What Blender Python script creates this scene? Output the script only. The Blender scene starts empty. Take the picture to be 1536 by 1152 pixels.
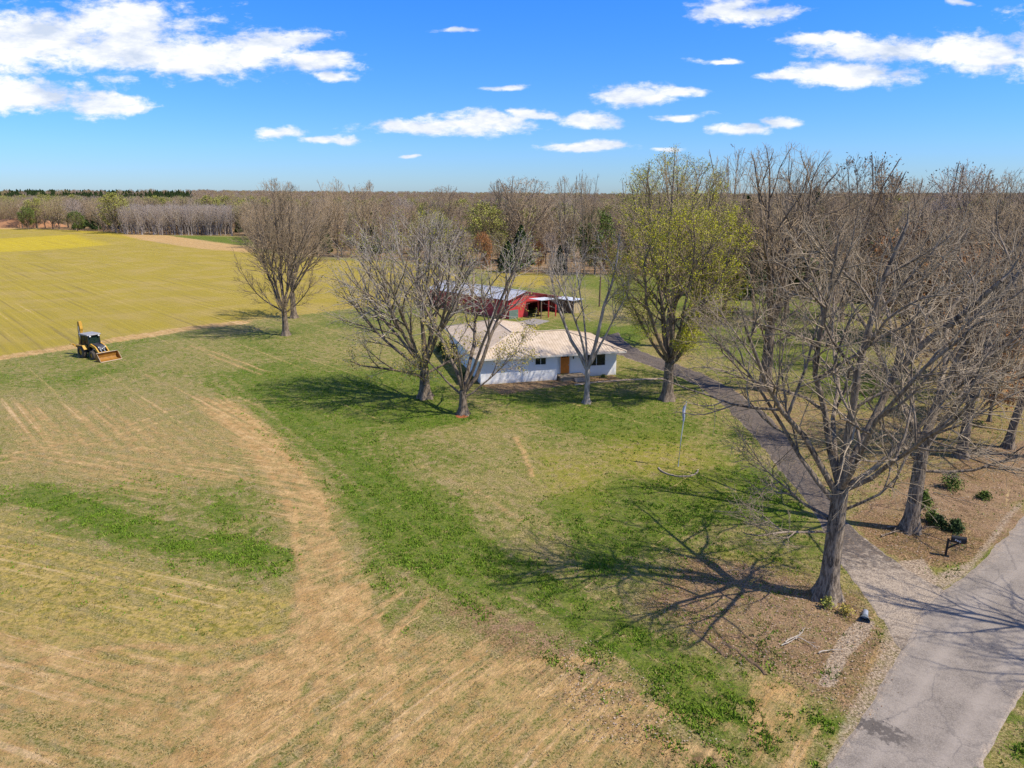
import bpy, math, random
import numpy as np
from math import sin, cos, radians as R, pi, sqrt, tan, atan2
sc = bpy.context.scene
col = sc.collection
# ---------------------------------------------------------------- camera frame
F = 1077.0; PITCH = R(14.7); H = 18.5
def g(u, v, h=0.0):
    t = (H - h) / (sin(PITCH) + cos(PITCH) * (v - 576) / F)
    return (t * (u - 768) / F, t * (cos(PITCH) - sin(PITCH) * (v - 576) / F))
cam = bpy.data.cameras.new('camera'); co = bpy.data.objects.new('camera', cam); col.objects.link(co)
co.location = (0, 0, H); co.rotation_euler = (pi / 2 - PITCH, 0, 0)
cam.sensor_width = 36; cam.lens = 36 * F / 1536; cam.clip_end = 12000; cam.clip_start = 0.5
sc.camera = co
# ---------------------------------------------------------------- light
SUN_AZ = (0.945, -0.325); SUN_EL = R(53)
n_ = sqrt(SUN_AZ[0] ** 2 + SUN_AZ[1] ** 2); SX, SY = SUN_AZ[0] / n_, SUN_AZ[1] / n_
sl = bpy.data.lights.new('sun', 'SUN'); so = bpy.data.objects.new('sun', sl); col.objects.link(so)
sl.energy = 4.9; sl.angle = R(0.53); sl.color = (1.0, 0.93, 0.82)
from mathutils import Vector, Matrix
so.rotation_euler = Vector((SX * cos(SUN_EL), SY * cos(SUN_EL), sin(SUN_EL))).to_track_quat('Z', 'Y').to_euler()
so.location = (60, -30, 80)
sc.view_settings.view_transform = 'Standard'; sc.view_settings.look = 'None'
sc.view_settings.exposure = 0.42; sc.view_settings.gamma = 1
# ---------------------------------------------------------------- node helpers
class NT:
    def __init__(s, nt): s.t = nt; s.n = nt.nodes; s.l = nt.links
    def new(s, ty, **k):
        nd = s.n.new(ty)
        for a, b in k.items(): setattr(nd, a, b)
        return nd
    def put(s, sock, v):
        if v is None: return
        if isinstance(v, bpy.types.NodeSocket): s.l.new(v, sock)
        else:
            if isinstance(v, tuple) and len(v) == 3 and sock.type == 'RGBA': v = v + (1,)
            sock.default_value = v
    def m(s, op, a, b=None, c=None, clamp=False):
        nd = s.new('ShaderNodeMath', operation=op, use_clamp=clamp)
        s.put(nd.inputs[0], a); s.put(nd.inputs[1], b)
        if c is not None: s.put(nd.inputs[2], c)
        return nd.outputs[0]
    def vm(s, op, a, b=None, c=None):
        nd = s.new('ShaderNodeVectorMath', operation=op)
        s.put(nd.inputs[0], a); s.put(nd.inputs[1], b)
        if c is not None: s.put(nd.inputs[2], c)
        return nd.outputs['Value'] if op in ('LENGTH', 'DOT_PRODUCT') else nd.outputs[0]
    def mix(s, f, a, b, blend='MIX'):
        nd = s.new('ShaderNodeMix', data_type='RGBA', blend_type=blend)
        s.put(nd.inputs[0], f); s.put(nd.inputs[6], a); s.put(nd.inputs[7], b)
        return nd.outputs[2]
    def noise(s, vec, scale, detail=4, rough=0.6, dist=0):
        nd = s.new('ShaderNodeTexNoise')
        s.put(nd.inputs['Vector'], vec); s.put(nd.inputs['Scale'], scale); nd.inputs['Detail'].default_value = detail
        nd.inputs['Roughness'].default_value = rough; nd.inputs['Distortion'].default_value = dist
        return nd.outputs['Fac']
    def map(s, v, lo, hi, a=0.0, b=1.0, smooth=False):
        nd = s.new('ShaderNodeMapRange'); nd.clamp = True
        if smooth: nd.interpolation_type = 'SMOOTHSTEP'
        for i, x in enumerate((v, lo, hi, a, b)): s.put(nd.inputs[i], x)
        return nd.outputs[0]
    def rot(s, vec, ang, scale):
        nd = s.new('ShaderNodeMapping'); s.put(nd.inputs[0], vec)
        nd.inputs['Rotation'].default_value = (0, 0, ang)
        return s.vm('MULTIPLY', nd.outputs[0], scale)
def material(name):
    m = bpy.data.materials.new(name); m.use_nodes = True
    b = m.node_tree.nodes['Principled BSDF']
    return m, NT(m.node_tree), b
def simple(name, c, rough=0.8, var=0.25, scale=3.0, metal=0.0, bump=0.0, c2=None, spec=0.3, obj=True):
    m, t, b = material(name)
    tc = t.new('ShaderNodeTexCoord')
    n1 = t.noise(tc.outputs['Object'], scale, 6, 0.65)
    f = t.map(n1, 0.3, 0.7)
    c2 = c2 or tuple(x * (1 - var) for x in c)
    t.put(b.inputs['Base Color'], t.mix(f, c2, c))
    b.inputs['Roughness'].default_value = rough; b.inputs['Metallic'].default_value = metal
    b.inputs['Specular IOR Level'].default_value = spec
    if bump:
        bp = t.new('ShaderNodeBump'); bp.inputs['Strength'].default_value = bump; bp.inputs['Distance'].default_value = 0.05
        t.put(bp.inputs['Height'], n1); t.put(b.inputs['Normal'], bp.outputs[0])
    return m
# ---------------------------------------------------------------- world: sky with clouds
w = bpy.data.worlds.new('World'); sc.world = w; w.use_nodes = True
t = NT(w.node_tree); bg = t.n['Background']
sky = t.new('ShaderNodeTexSky', sky_type='NISHITA', sun_disc=False, sun_elevation=SUN_EL, sun_rotation=atan2(SX, SY),
            altitude=100, air_density=1.0, dust_density=0.3, ozone_density=3.0)
tc = t.new('ShaderNodeTexCoord')
sep = t.new('ShaderNodeSeparateXYZ'); t.l.new(tc.outputs['Generated'], sep.inputs[0])
hy = t.m('MAXIMUM', t.m('ABSOLUTE', sep.outputs[1]), 0.05)
a_ = t.m('DIVIDE', sep.outputs[0], hy); e_ = t.m('DIVIDE', sep.outputs[2], hy)
cmb = t.new('ShaderNodeCombineXYZ'); t.put(cmb.inputs[0], a_); t.put(cmb.inputs[1], e_)
P = cmb.outputs[0]
def px_dir(u, v):
    s_ = (v - 576) / F; y = cos(PITCH) - sin(PITCH) * s_
    return ((u - 768) / F / y, -(sin(PITCH) + cos(PITCH) * s_) / y)
CL = [(60, 60, 150, 44), (190, 30, 120, 34), (200, 78, 150, 34), (320, 88, 120, 32), (400, 62, 90, 22), (470, 92, 80, 15), (505, 108, 42, 8),
      (40, 140, 120, 26), (130, 152, 80, 22), (200, 163, 44, 8), (440, 201, 46, 11), (505, 213, 44, 7), (630, 189, 95, 13), (720, 186, 90, 17),
      (800, 172, 55, 9), (880, 178, 62, 12), (950, 139, 66, 17), (1020, 138, 34, 6), (1012, 174, 44, 6), (875, 220, 74, 9), (1110, 196, 44, 9), (1175, 188, 42, 8),
      (1005, 223, 26, 4), (1090, 10, 60, 17), (1150, 20, 66, 12), (1240, 60, 70, 12), (1320, 75, 120, 22), (1290, 112, 110, 18), (1470, 82, 110, 30), (1560, 78, 110, 34),
      (1180, 112, 45, 8), (755, 127, 45, 5), (672, 45, 42, 4), (1062, 88, 32, 5), (1450, 6, 30, 5), (612, 236, 16, 2.5),
      (1700, 40, 150, 40), (1750, 180, 100, 15), (-150, 60, 150, 40), (-220, 190, 110, 15)]
wn = t.new('ShaderNodeTexNoise'); t.put(wn.inputs['Vector'], t.vm('MULTIPLY', P, (1, 2.4, 1))); wn.inputs['Scale'].default_value = 9
wn.inputs['Detail'].default_value = 4
warp = t.vm('MULTIPLY', t.vm('SUBTRACT', wn.outputs['Color'], (0.5, 0.5, 0.5)), (0.11, 0.026, 0))
Q = t.vm('ADD', P, warp)
dmin = None; low = None
for (u, v, ru, rv) in CL:
    ca, ce = px_dir(u, v); sa = ru / F * 1.03; se = rv / F * 1.04
    q = t.vm('MULTIPLY', t.vm('SUBTRACT', Q, (ca, ce, 0)), (1 / sa, 1 / se, 0))
    L = t.vm('LENGTH', q)
    if dmin is None: dmin = L
    else:
        nd = t.new('ShaderNodeMath', operation='SMOOTH_MIN'); t.put(nd.inputs[0], dmin); t.put(nd.inputs[1], L); nd.inputs[2].default_value = 0.12
        dmin = nd.outputs[0]
nz = t.noise(t.vm('MULTIPLY', P, (1, 2.8, 1)), 13, 12, 0.62, 0.15)
nf = t.noise(t.vm('MULTIPLY', P, (1, 2.0, 1)), 40, 8, 0.65, 0.3)
val = t.m('ADD', t.m('SUBTRACT', 1.0, dmin), t.m('MULTIPLY', t.m('SUBTRACT', nz, 0.5), 2.0))
val = t.m('ADD', val, t.m('MULTIPLY', t.m('SUBTRACT', nf, 0.5), 1.4))
dens = t.map(val, -0.08, 0.66, 0, 1, True)
# shading of the cloud body: a little grey blue low in thick parts
up = t.noise(t.vm('MULTIPLY', t.vm('ADD', P, (0.0, 0.012, 0)), (1, 2.8, 1)), 11, 7, 0.6)
shade = t.map(t.m('SUBTRACT', up, nz), -0.12, 0.16)
ccol = t.mix(shade, (0.99, 0.99, 1.0), (0.60, 0.68, 0.82))
# sky colour from the Nishita model, deepened a little
hs = t.new('ShaderNodeHueSaturation'); hs.inputs['Saturation'].default_value = 1.22; hs.inputs['Hue'].default_value = 0.497
t.put(hs.inputs['Color'], sky.outputs[0])
grade = t.map(e_, 0.0, 0.26)
tint = t.mix(grade, (0.45, 0.63, 1.02), (0.32, 0.72, 1.34))
skyc = t.mix(1.0, hs.outputs[0], tint, 'MULTIPLY')
cl_b = t.vm('SCALE', ccol); cl_b.node.inputs['Scale'].default_value = 6.9
infront = t.m('MULTIPLY', t.map(sep.outputs[1], 0.02, 0.1), t.map(e_, 0.42, 0.34))
zc = t.m('MAXIMUM', sep.outputs[2], 0.06)
cm2 = t.new('ShaderNodeCombineXYZ'); t.put(cm2.inputs[0], t.m('DIVIDE', sep.outputs[0], zc)); t.put(cm2.inputs[1], t.m('DIVIDE', sep.outputs[1], zc))
dome = t.m('MULTIPLY', t.map(t.noise(cm2.outputs[0], 0.9, 6, 0.55), 0.52, 0.62, 0, 1, True), t.m('SUBTRACT', 1.0, infront))  # unseen clouds added behind and overhead to whiten and lift the fill light
fac = t.m('MULTIPLY', t.m('MAXIMUM', t.m('MULTIPLY', dens, infront), dome), 0.97)
t.put(bg.inputs['Color'], t.mix(fac, skyc, cl_b)); bg.inputs['Strength'].default_value = 0.12
w.cycles.sampling_method = 'MANUAL'; w.cycles.sample_map_resolution = 512
# ---------------------------------------------------------------- object helpers
def tag(o, label=None, cat=None, group=None, kind=None):
    if label: o['label'] = label
    if cat: o['category'] = cat
    if group: o['group'] = group
    if kind: o['kind'] = kind
    return o
def empty(name, loc=(0, 0, 0), rz=0.0, **k):
    o = bpy.data.objects.new(name, None); col.objects.link(o); o.location = loc; o.rotation_euler = (0, 0, rz)
    o.empty_display_size = 0.3
    return tag(o, **k)
def link(name, me, parent=None, loc=None, rz=None, **k):
    o = bpy.data.objects.new(name, me); col.objects.link(o)
    if parent is not None: o.parent = parent
    if loc is not None: o.location = loc
    if rz is not None: o.rotation_euler = (0, 0, rz)
    return tag(o, **k)
def np_mesh(name, V, quads=None, tris=None, mats=(), mi=None, smooth=False):
    me = bpy.data.meshes.new(name)
    V = np.asarray(V, np.float32).reshape(-1, 3); nq = 0 if quads is None else len(quads); nt_ = 0 if tris is None else len(tris)
    me.vertices.add(len(V)); me.vertices.foreach_set('co', V.ravel())
    lp = []; st = []; k = 0
    if nq: lp.append(np.asarray(quads, np.int32).ravel()); st.append(np.arange(nq) * 4); k = nq * 4
    if nt_: lp.append(np.asarray(tris, np.int32).ravel()); st.append(k + np.arange(nt_) * 3)
    lp = np.concatenate(lp); st = np.concatenate(st).astype(np.int32)
    me.loops.add(len(lp)); me.loops.foreach_set('vertex_index', lp)
    me.polygons.add(len(st)); me.polygons.foreach_set('loop_start', st)
    if mi is not None: me.polygons.foreach_set('material_index', np.asarray(mi, np.int32))
    for m in mats: me.materials.append(m)
    me.update(calc_edges=True)
    me.polygons.foreach_set('use_smooth', np.full(len(st), bool(smooth)))
    return me
class MB:
    """collects boxes, prisms, tubes in one mesh"""
    def __init__(s): s.v = []; s.f = []
    def add(s, V, Fc):
        k = len(s.v); s.v += [tuple(x) for x in V]; s.f += [tuple(i + k for i in f) for f in Fc]; return s
    def box(s, x0, x1, y0, y1, z0, z1):
        V = [(x, y, z) for z in (z0, z1) for y in (y0, y1) for x in (x0, x1)]
        return s.add(V, [(0, 2, 3, 1), (4, 5, 7, 6), (0, 1, 5, 4), (2, 6, 7, 3), (0, 4, 6, 2), (1, 3, 7, 5)])
    def beam(s, a, b, w_, h_, up=(0, 0, 1)):
        a = Vector(a); b = Vector(b); d = (b - a).normalized(); x = d.cross(Vector(up))
        if x.length < 1e-4: x = Vector((1, 0, 0))
        x.normalize(); z = x.cross(d)
        V = []
        for p in (a, b):
            for sx, sz in ((-1, -1), (1, -1), (1, 1), (-1, 1)): V.append(p + x * sx * w_ / 2 + z * sz * h_ / 2)
        return s.add(V, [(3, 2, 1, 0), (4, 5, 6, 7), (0, 1, 5, 4), (1, 2, 6, 5), (2, 3, 7, 6), (3, 0, 4, 7)])
    def tube(s, pts, rad, n=10, cap=True):
        if not isinstance(rad, (list, tuple)): rad = [rad] * len(pts)
        P_ = [Vector(p) for p in pts]; V = []
        for i, p in enumerate(P_):
            d = (P_[min(i + 1, len(P_) - 1)] - P_[max(i - 1, 0)]).normalized()
            x = d.cross(Vector((0, 0, 1)))
            if x.length < 0.05: x = d.cross(Vector((1, 0, 0)))
            x.normalize(); y = d.cross(x)
            for k in range(n): V.append(p + (x * cos(2 * pi * k / n) + y * sin(2 * pi * k / n)) * rad[i])
        Fc = [(i * n + k, i * n + (k + 1) % n, (i + 1) * n + (k + 1) % n, (i + 1) * n + k) for i in range(len(P_) - 1) for k in range(n)]
        if cap: Fc += [tuple(range(n - 1, -1, -1)), tuple((len(P_) - 1) * n + k for k in range(n))]
        return s.add(V, Fc)
    def prism(s, poly, axis, a, b):
        """poly: 2-D outline; axis: 0,1,2 = extruded axis"""
        n = len(poly); V = []
        for c in (a, b):
            for (p, q) in poly: V.append({0: (c, p, q), 1: (p, c, q), 2: (p, q, c)}[axis])
        Fc = [tuple(range(n - 1, -1, -1)), tuple(range(n, 2 * n))] + [(i, (i + 1) % n, n + (i + 1) % n, n + i) for i in range(n)]
        return s.add(V, Fc)
    def build(s, name, mat, parent=None, bevel=0.0, smooth=False, **k):
        me = bpy.data.meshes.new(name); me.from_pydata(s.v, [], s.f); me.update()
        import bmesh
        bm = bmesh.new(); bm.from_mesh(me); bmesh.ops.recalc_face_normals(bm, faces=bm.faces); bm.to_mesh(me); bm.free()
        me.materials.append(mat)
        if smooth: me.polygons.foreach_set('use_smooth', [True] * len(me.polygons))
        o = link(name, me, parent, **k)
        if bevel:
            md = o.modifiers.new('bevel', 'BEVEL'); md.width = bevel; md.segments = 2; md.limit_method = 'ANGLE'
        return o
# ---------------------------------------------------------------- numpy noise
def vnoise(x, y, seed=0):
    xi = np.floor(x).astype(np.int64); yi = np.floor(y).astype(np.int64); fx = x - xi; fy = y - yi
    fx = fx * fx * (3 - 2 * fx); fy = fy * fy * (3 - 2 * fy)
    def hsh(a, b):
        n = (a * 374761393 + b * 668265263 + seed * 1442695041) & 0xffffffff
        n = ((n ^ (n >> 13)) * 1274126177) & 0xffffffff
        return ((n ^ (n >> 16)) & 0xffff) / 65535.0
    return (hsh(xi, yi) * (1 - fx) + hsh(xi + 1, yi) * fx) * (1 - fy) + (hsh(xi, yi + 1) * (1 - fx) + hsh(xi + 1, yi + 1) * fx) * fy
def fbm(x, y, sc_, oc=4, seed=0):
    s_ = 0; a = 1; tot = 0; k = sc_
    for i in range(oc): s_ = s_ + a * vnoise(x / k + 17.3 * i, y / k - 9.1 * i, seed + i); tot += a; a *= 0.55; k *= 0.5
    return s_ / tot
def hills(x, y):
    d = np.sqrt(x * x + y * y)
    return np.clip((d - 700) / 1100, 0, 1) ** 1.3 * (9 + 7 * np.clip(-x / 900 + 0.2, 0, 1) + 5 * (fbm(x, y, 420, 3, 5) - 0.5))
# ---------------------------------------------------------------- ground sheet with cover weights
def sdist(X, Y, poly):
    """signed distance in metres (positive inside) to a world polygon"""
    best = np.full(X.shape, 1e12); ins = np.zeros(X.shape, bool); n = len(poly)
    for i in range(n):
        ax, ay = poly[i]; bx, by = poly[(i + 1) % n]; ex, ey = bx - ax, by - ay; L2 = ex * ex + ey * ey + 1e-9
        tt = np.clip(((X - ax) * ex + (Y - ay) * ey) / L2, 0, 1)
        best = np.minimum(best, (X - ax - tt * ex) ** 2 + (Y - ay - tt * ey) ** 2)
        c = ((ay > Y) != (by > Y)) & (X < ex * (Y - ay) / (ey if abs(ey) > 1e-9 else 1e-9) + ax); ins ^= c
    dd = np.sqrt(best)
    return np.where(ins, dd, -dd)
def pxpoly(p): return [g(u, v) for u, v in p]
GREEN = [([(330, 560), (420, 540), (520, 545), (560, 600), (620, 690), (700, 760), (850, 860), (1000, 960), (1110, 1040), (1170, 1090), (1150, 1152), (1090, 1130), (1000, 1060), (900, 1000), (800, 925), (700, 900), (620, 870), (560, 905), (520, 880), (535, 800), (500, 720), (440, 660), (380, 610)], 0.68, 2.2),
         ([(380, 560), (660, 545), (720, 630), (620, 660), (520, 630), (430, 600)], 0.92, 2.5),
         ([(720, 592), (1000, 585), (1060, 650), (960, 680), (800, 640)], 0.74, 2.5),
         ([(800, 760), (920, 720), (1060, 700), (1200, 690), (1240, 790), (1100, 800), (1000, 850), (900, 880)], 0.78, 2.0),
         ([(0, 725), (60, 728), (200, 768), (330, 800), (440, 840), (440, 868), (340, 855), (200, 812), (90, 775), (0, 765)], 0.82, 1.0),
         ([(-100, 560), (120, 548), (280, 512), (420, 488), (520, 475), (640, 470), (560, 520), (430, 530), (300, 535), (200, 560), (100, 580), (-100, 600)], 0.56, 3.0),
         ([(1222, 1030), (1300, 1035), (1275, 1080), (1230, 1095), (1200, 1070)], 0.9, 0.4),
         ([(1485, 1170), (1515, 1090), (1545, 1040), (1700, 1050), (1700, 1170)], 0.9, 0.5),
         ([(330, 745), (370, 735), (400, 760), (380, 790), (330, 780)], 0.75, 0.8),
         ([(560, 470), (900, 480), (1000, 500), (960, 520), (880, 515), (700, 480)], 0.6, 3.0),
         ([(870, 490), (980, 487), (985, 508), (940, 515), (880, 508)], 1.0, 1.5),
         ([(1010, 490), (1300, 470), (1360, 600), (1300, 680), (1180, 560), (1050, 540)], 0.62, 4.0),
         ([(830, 405), (1200, 405), (1350, 460), (1180, 480), (1000, 470), (870, 440)], 0.62, 5.0),
         ([(180, 352), (380, 356), (380, 370), (300, 363), (240, 361)], 0.95, 4.0)]
GOLD = [([(-700, 336), (0, 341.5), (190, 348), (240, 365), (380, 378), (500, 390), (640, 396), (700, 412), (640, 450), (520, 464), (360, 482), (180, 512), (0, 537), (-700, 600)], 1.0, 1.2),
        ([(-400, 660), (0, 765), (60, 785), (150, 830), (300, 872), (440, 890), (500, 950), (300, 1010), (150, 1030), (0, 1000), (-400, 960)], 0.66, 2.2),
        ([(0, 960), (300, 990), (600, 960), (860, 1010), (960, 1152), (0, 1180), (-300, 1180), (-300, 900)], 0.44, 2.0),
        ([(735, 405), (835, 408), (845, 425), (800, 432), (735, 428)], 0.75, 2.0),
        ]
DIRT = [([(0, 930), (150, 950), (300, 975), (430, 960), (470, 880), (540, 890), (560, 980), (520, 1060), (470, 1170), (0, 1180), (-300, 1180), (-300, 880)], 0.53, 2.0),
        ([(435, 872), (520, 878), (545, 930), (470, 1010), (400, 1090), (350, 1170), (210, 1170), (330, 1060), (420, 960)], 0.95, 0.7),
        ([(290, 595), (365, 600), (440, 665), (500, 740), (535, 870), (445, 875), (430, 790), (395, 720), (335, 660)], 0.68, 1.9),
        ([(-50, 548), (0, 541), (130, 520), (280, 496), (380, 484), (380, 479), (280, 489), (130, 513), (0, 534), (-50, 540)], 0.85, 0.7),
        ([(180, 351.5), (250, 353), (380, 371), (380, 379), (300, 373), (215, 360)], 1.0, 3.5),
        ([(455, 930), (760, 960), (940, 1010), (1020, 1090), (1080, 1170), (470, 1170)], 0.52, 1.5),
        ([(0, 600), (120, 610), (330, 640), (400, 720), (200, 750), (0, 710)], 0.42, 2.0),
        ([(0, 620), (260, 590), (280, 610), (0, 690)], 0.3, 2.0),
        ([(1140, 1000), (1230, 1040), (1210, 1100), (1260, 1080), (1300, 1040), (1350, 960), (1390, 900), (1360, 850), (1320, 880), (1340, 960), (1290, 1010), (1230, 1130), (1210, 1170), (1130, 1170), (1130, 1060)], 0.62, 0.5),
        ([(-80, 325), (0, 330), (55, 338), (75, 342), (0, 344), (-80, 344)], 0.9, 3.0)]
SAND = [([(1288, 928), (1314, 934), (1300, 958), (1272, 985), (1252, 1030), (1228, 1026), (1240, 990), (1262, 955)], 1.0, 0.2),
        ([(1345, 842), (1385, 838), (1405, 872), (1372, 905), (1340, 935), (1318, 925), (1330, 895), (1352, 870)], 0.95, 0.35),
        ([(1330, 930), (1380, 930), (1360, 985), (1325, 1040), (1290, 1105), (1260, 1160), (1222, 1152), (1255, 1080), (1310, 990)], 0.56, 0.3),
        ([(1360, 905), (1400, 860), (1455, 840), (1500, 783), (1536, 745), (1536, 760), (1505, 800), (1450, 862), (1390, 905)], 0.6, 0.25)]
LITTER = [([(1000, 830), (1180, 850), (1300, 880), (1350, 960), (1260, 1090), (1150, 1010), (1040, 960), (960, 900)], 0.7, 1.2),
          ([(1290, 770), (1400, 700), (1560, 640), (1560, 745), (1445, 850), (1370, 842), (1320, 810)], 0.97, 0.6),
          ([(1090, 585), (1160, 575), (1300, 620), (1560, 540), (1560, 720), (1290, 770), (1230, 740), (1160, 660)], 0.50, 3.0),
          ([(950, 535), (1020, 545), (1120, 590), (1180, 650), (1150, 640), (1080, 570)], 0.7, 0.8),
          ([(640, 890), (740, 920), (900, 990), (1010, 1075), (1120, 1140), (1000, 1170), (880, 1080), (700, 980)], 0.62, 1.2),
          ([(1300, 480), (1600, 470), (1600, 620), (1400, 600)], 0.55, 4.0),
          ([(960, 500), (1010, 500), (1050, 540), (1000, 545)], 0.5, 1.5),
          ([(720, 578), (925, 562), (930, 570), (740, 590)], 0.9, 0.25)]
BRIGHT = [([(900, 655), (1010, 650), (1075, 690), (1060, 740), (960, 720), (900, 700)], 0.6, 3.0), ([(800, 670), (880, 700), (890, 750), (820, 740)], 0.5, 2.0), ([(1060, 830), (1180, 830), (1210, 880), (1120, 870)], 0.45, 1.5), ([(-150, 359), (0, 358), (108, 352), (165, 367), (70, 375), (0, 378), (-150, 382)], 1.0, 4.0), ([(90, 345), (150, 346), (210, 358), (150, 352)], 0.7, 4.0), ([(820, 690), (930, 690), (900, 770), (830, 740)], 0.5, 2.0)]
DRY = [([(-50, 600), (200, 575), (330, 560), (420, 600), (400, 700), (300, 725), (0, 715), (-50, 700)], 0.75, 3.0), ([(440, 500), (560, 490), (600, 530), (470, 545)], 0.5, 3.0), ([(640, 650), (760, 640), (900, 700), (820, 740), (720, 720)], 0.45, 3.0), ([(200, 515), (330, 500), (380, 530), (280, 560), (180, 545)], 0.6, 2.5)]
WOODF = [(-900, 339), (-200, 340), (0, 341), (180, 349), (190, 352), (370, 354), (385, 372), (480, 385), (640, 395), (760, 410), (890, 412), (1000, 415), (1100, 428), (1200, 438), (1350, 460), (1450, 500), (1536, 545), (1700, 620), (2200, 700)]
def wood_front(s):
    """distance Y of the wood's near edge for the ray X/Y = s"""
    uu = []; yy = []
    for u, v in WOODF: X_, Y_ = g(u, v); uu.append(X_ / Y_); yy.append(Y_)
    return np.interp(s, uu, yy)
def blend(X, Y, items, seed, warp=1.0):
    wt = np.zeros(X.shape)
    wx = X + (fbm(X, Y, 6, 3, seed) - 0.5) * 4 * warp; wy = Y + (fbm(X, Y, 6, 3, seed + 9) - 0.5) * 4 * warp
    for poly, s_, soft in items:
        d = sdist(wx, wy, pxpoly(poly)); v = np.clip(d / (2 * soft) + 0.5, 0, 1); v = v * v * (3 - 2 * v) * s_
        wt = np.maximum(wt, v)
    return wt
def ldist(X, Y, line):
    best = np.full(X.shape, 1e12)
    for (ax, ay), (bx, by) in zip(line[:-1], line[1:]):
        ex, ey = bx - ax, by - ay; tt = np.clip(((X - ax) * ex + (Y - ay) * ey) / (ex * ex + ey * ey), 0, 1)
        best = np.minimum(best, (X - ax - tt * ex) ** 2 + (Y - ay - tt * ey) ** 2)
    return np.sqrt(best)
def smooth_line(p, n=60, off=0.0):
    q = np.array([g(u, v) for u, v in p]); s_ = np.linspace(0, len(q) - 1, n); o = np.stack([np.interp(s_, range(len(q)), q[:, i]) for i in (0, 1)], 1)
    for _ in range(20): o[1:-1] = (o[:-2] + o[1:-1] * 2 + o[2:]) / 4
    d = np.gradient(o, axis=0); d /= np.hypot(*d.T)[:, None]
    return o + np.stack([-d[:, 1], d[:, 0]], 1) * off
TRACKS = [([(310, 590), (360, 630), (430, 700), (472, 780), (492, 870), (470, 950), (410, 1040), (320, 1152)], 0.45, (0.9, -0.9)), ([(520, 880), (530, 960), (560, 1050), (560, 1160)], 0.55, (0.9, -0.9)),
          ([(620, 890), (560, 960), (500, 1040), (430, 1160)], 0.6, (0.8, -0.8)), ([(940, 1010), (800, 1010), (680, 1060), (600, 1160)], 0.5, (0.8, -0.8)), ([(1090, 1110), (960, 1080), (840, 1110), (790, 1160)], 0.45, (0.8, -0.8)),
          ([(230, 560), (290, 590), (350, 600)], 0.4, (0.7, -0.7)), ([(0, 1020), (160, 985), (330, 990), (470, 950)], 0.6, (0.8, -0.8)), ([(776, 655), (782, 675), (795, 700), (800, 715)], 0.6, (0.0,)), ([(280, 520), (330, 535), (400, 560)], 0.5, (0.6, -0.6)),
          ([(0, 690), (150, 660), (280, 610), (420, 600)], 0.35, (0.8, -0.8)), ([(620, 700), (700, 740), (780, 790)], 0.4, (0.6,))]
LUSH = [([(340, 560), (430, 640), (560, 740), (720, 860), (900, 970), (1080, 1080), (1170, 1140)], 0.45, (-2.2, -0.9, 0.4, 1.7)), ([(0, 740), (150, 770), (300, 815), (430, 850)], 0.35, (0.6, -0.6))]
def lines(X, Y, items, width, seed):
    wt = np.zeros(X.shape); wx = X + (fbm(X, Y, 2.5, 3, seed) - 0.5) * 0.7; wy = Y + (fbm(X, Y, 2.5, 3, seed + 3) - 0.5) * 0.7
    near = Y < 110
    for p, s_, offs in items:
        for o_ in offs: wt[near] = np.maximum(wt[near], s_ * np.clip(1.5 - ldist(wx[near], wy[near], smooth_line(p, 40, o_)) / width, 0, 1))
    return wt * np.clip(0.4 + 1.2 * fbm(X, Y, 3.0, 3, seed + 8), 0, 1)
def masks(X, Y):
    wood = np.clip((Y - wood_front(X / np.maximum(Y, 1)) + 3) / 8, 0, 1) * (Y > 60)
    big = fbm(X, Y, 14, 4, 3)
    gr = np.maximum(blend(X, Y, GREEN, 11), 0.385 + 0.35 * (big - 0.5)) + (fbm(X, Y, 5, 4, 23) - 0.5) * 0.5
    go = blend(X, Y, GOLD, 31, 0.35); di = blend(X, Y, DIRT, 41, 0.4) ; sa = blend(X, Y, SAND, 51, 0.12); li = blend(X, Y, LITTER, 61, 0.7)
    gr = gr * (1 - 0.62 * np.clip(di * 1.2, 0, 1)) * (1 - np.clip(go * 1.1, 0, 1) * 0.6) * (1 - 0.5 * li)
    li = np.maximum(li, wood * 0.9)
    go = go * (1 - wood)
    br = blend(X, Y, BRIGHT, 77, 0.2); tk = lines(X, Y, TRACKS, 0.26, 83); lu = lines(X, Y, LUSH, 0.42, 87); dr = blend(X, Y, DRY, 93)
    gr = gr * (1 - 0.5 * dr)
    di = np.maximum(di, np.minimum(1, di * 0.6 + tk)); gr = gr * (1 - 0.8 * tk) + lu * 0.8
    return [np.clip(v, 0, 1) for v in (gr, go, di, li, sa, br)]
ys = [-60.0]
while ys[-1] < 5200:
    y = ys[-1]; ys.append(y + (1.5 if y < 8 else max(0.16, 0.0065 * y) if y < 130 else 0.012 * y))
ys = np.array(ys); ssv = np.linspace(-1, 1, 640); ssv = ssv * 0.75 + ssv ** 3 * 1.1
wid = 26 + np.maximum(ys, -10) * 1.0
GX = (wid[:, None] * ssv[None, :]); GY = np.repeat(ys[:, None], len(ssv), 1)
GZ = hills(GX, GY) + (fbm(GX, GY, 1.1, 3, 71) - 0.5) * 0.05 * np.clip((150 - GY) / 100, 0, 1)
mk = masks(GX, GY)
ny, nx = GX.shape
idx = np.arange(ny * nx).reshape(ny, nx)
quads = np.stack([idx[:-1, :-1], idx[:-1, 1:], idx[1:, 1:], idx[1:, :-1]], -1).reshape(-1, 4)
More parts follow.
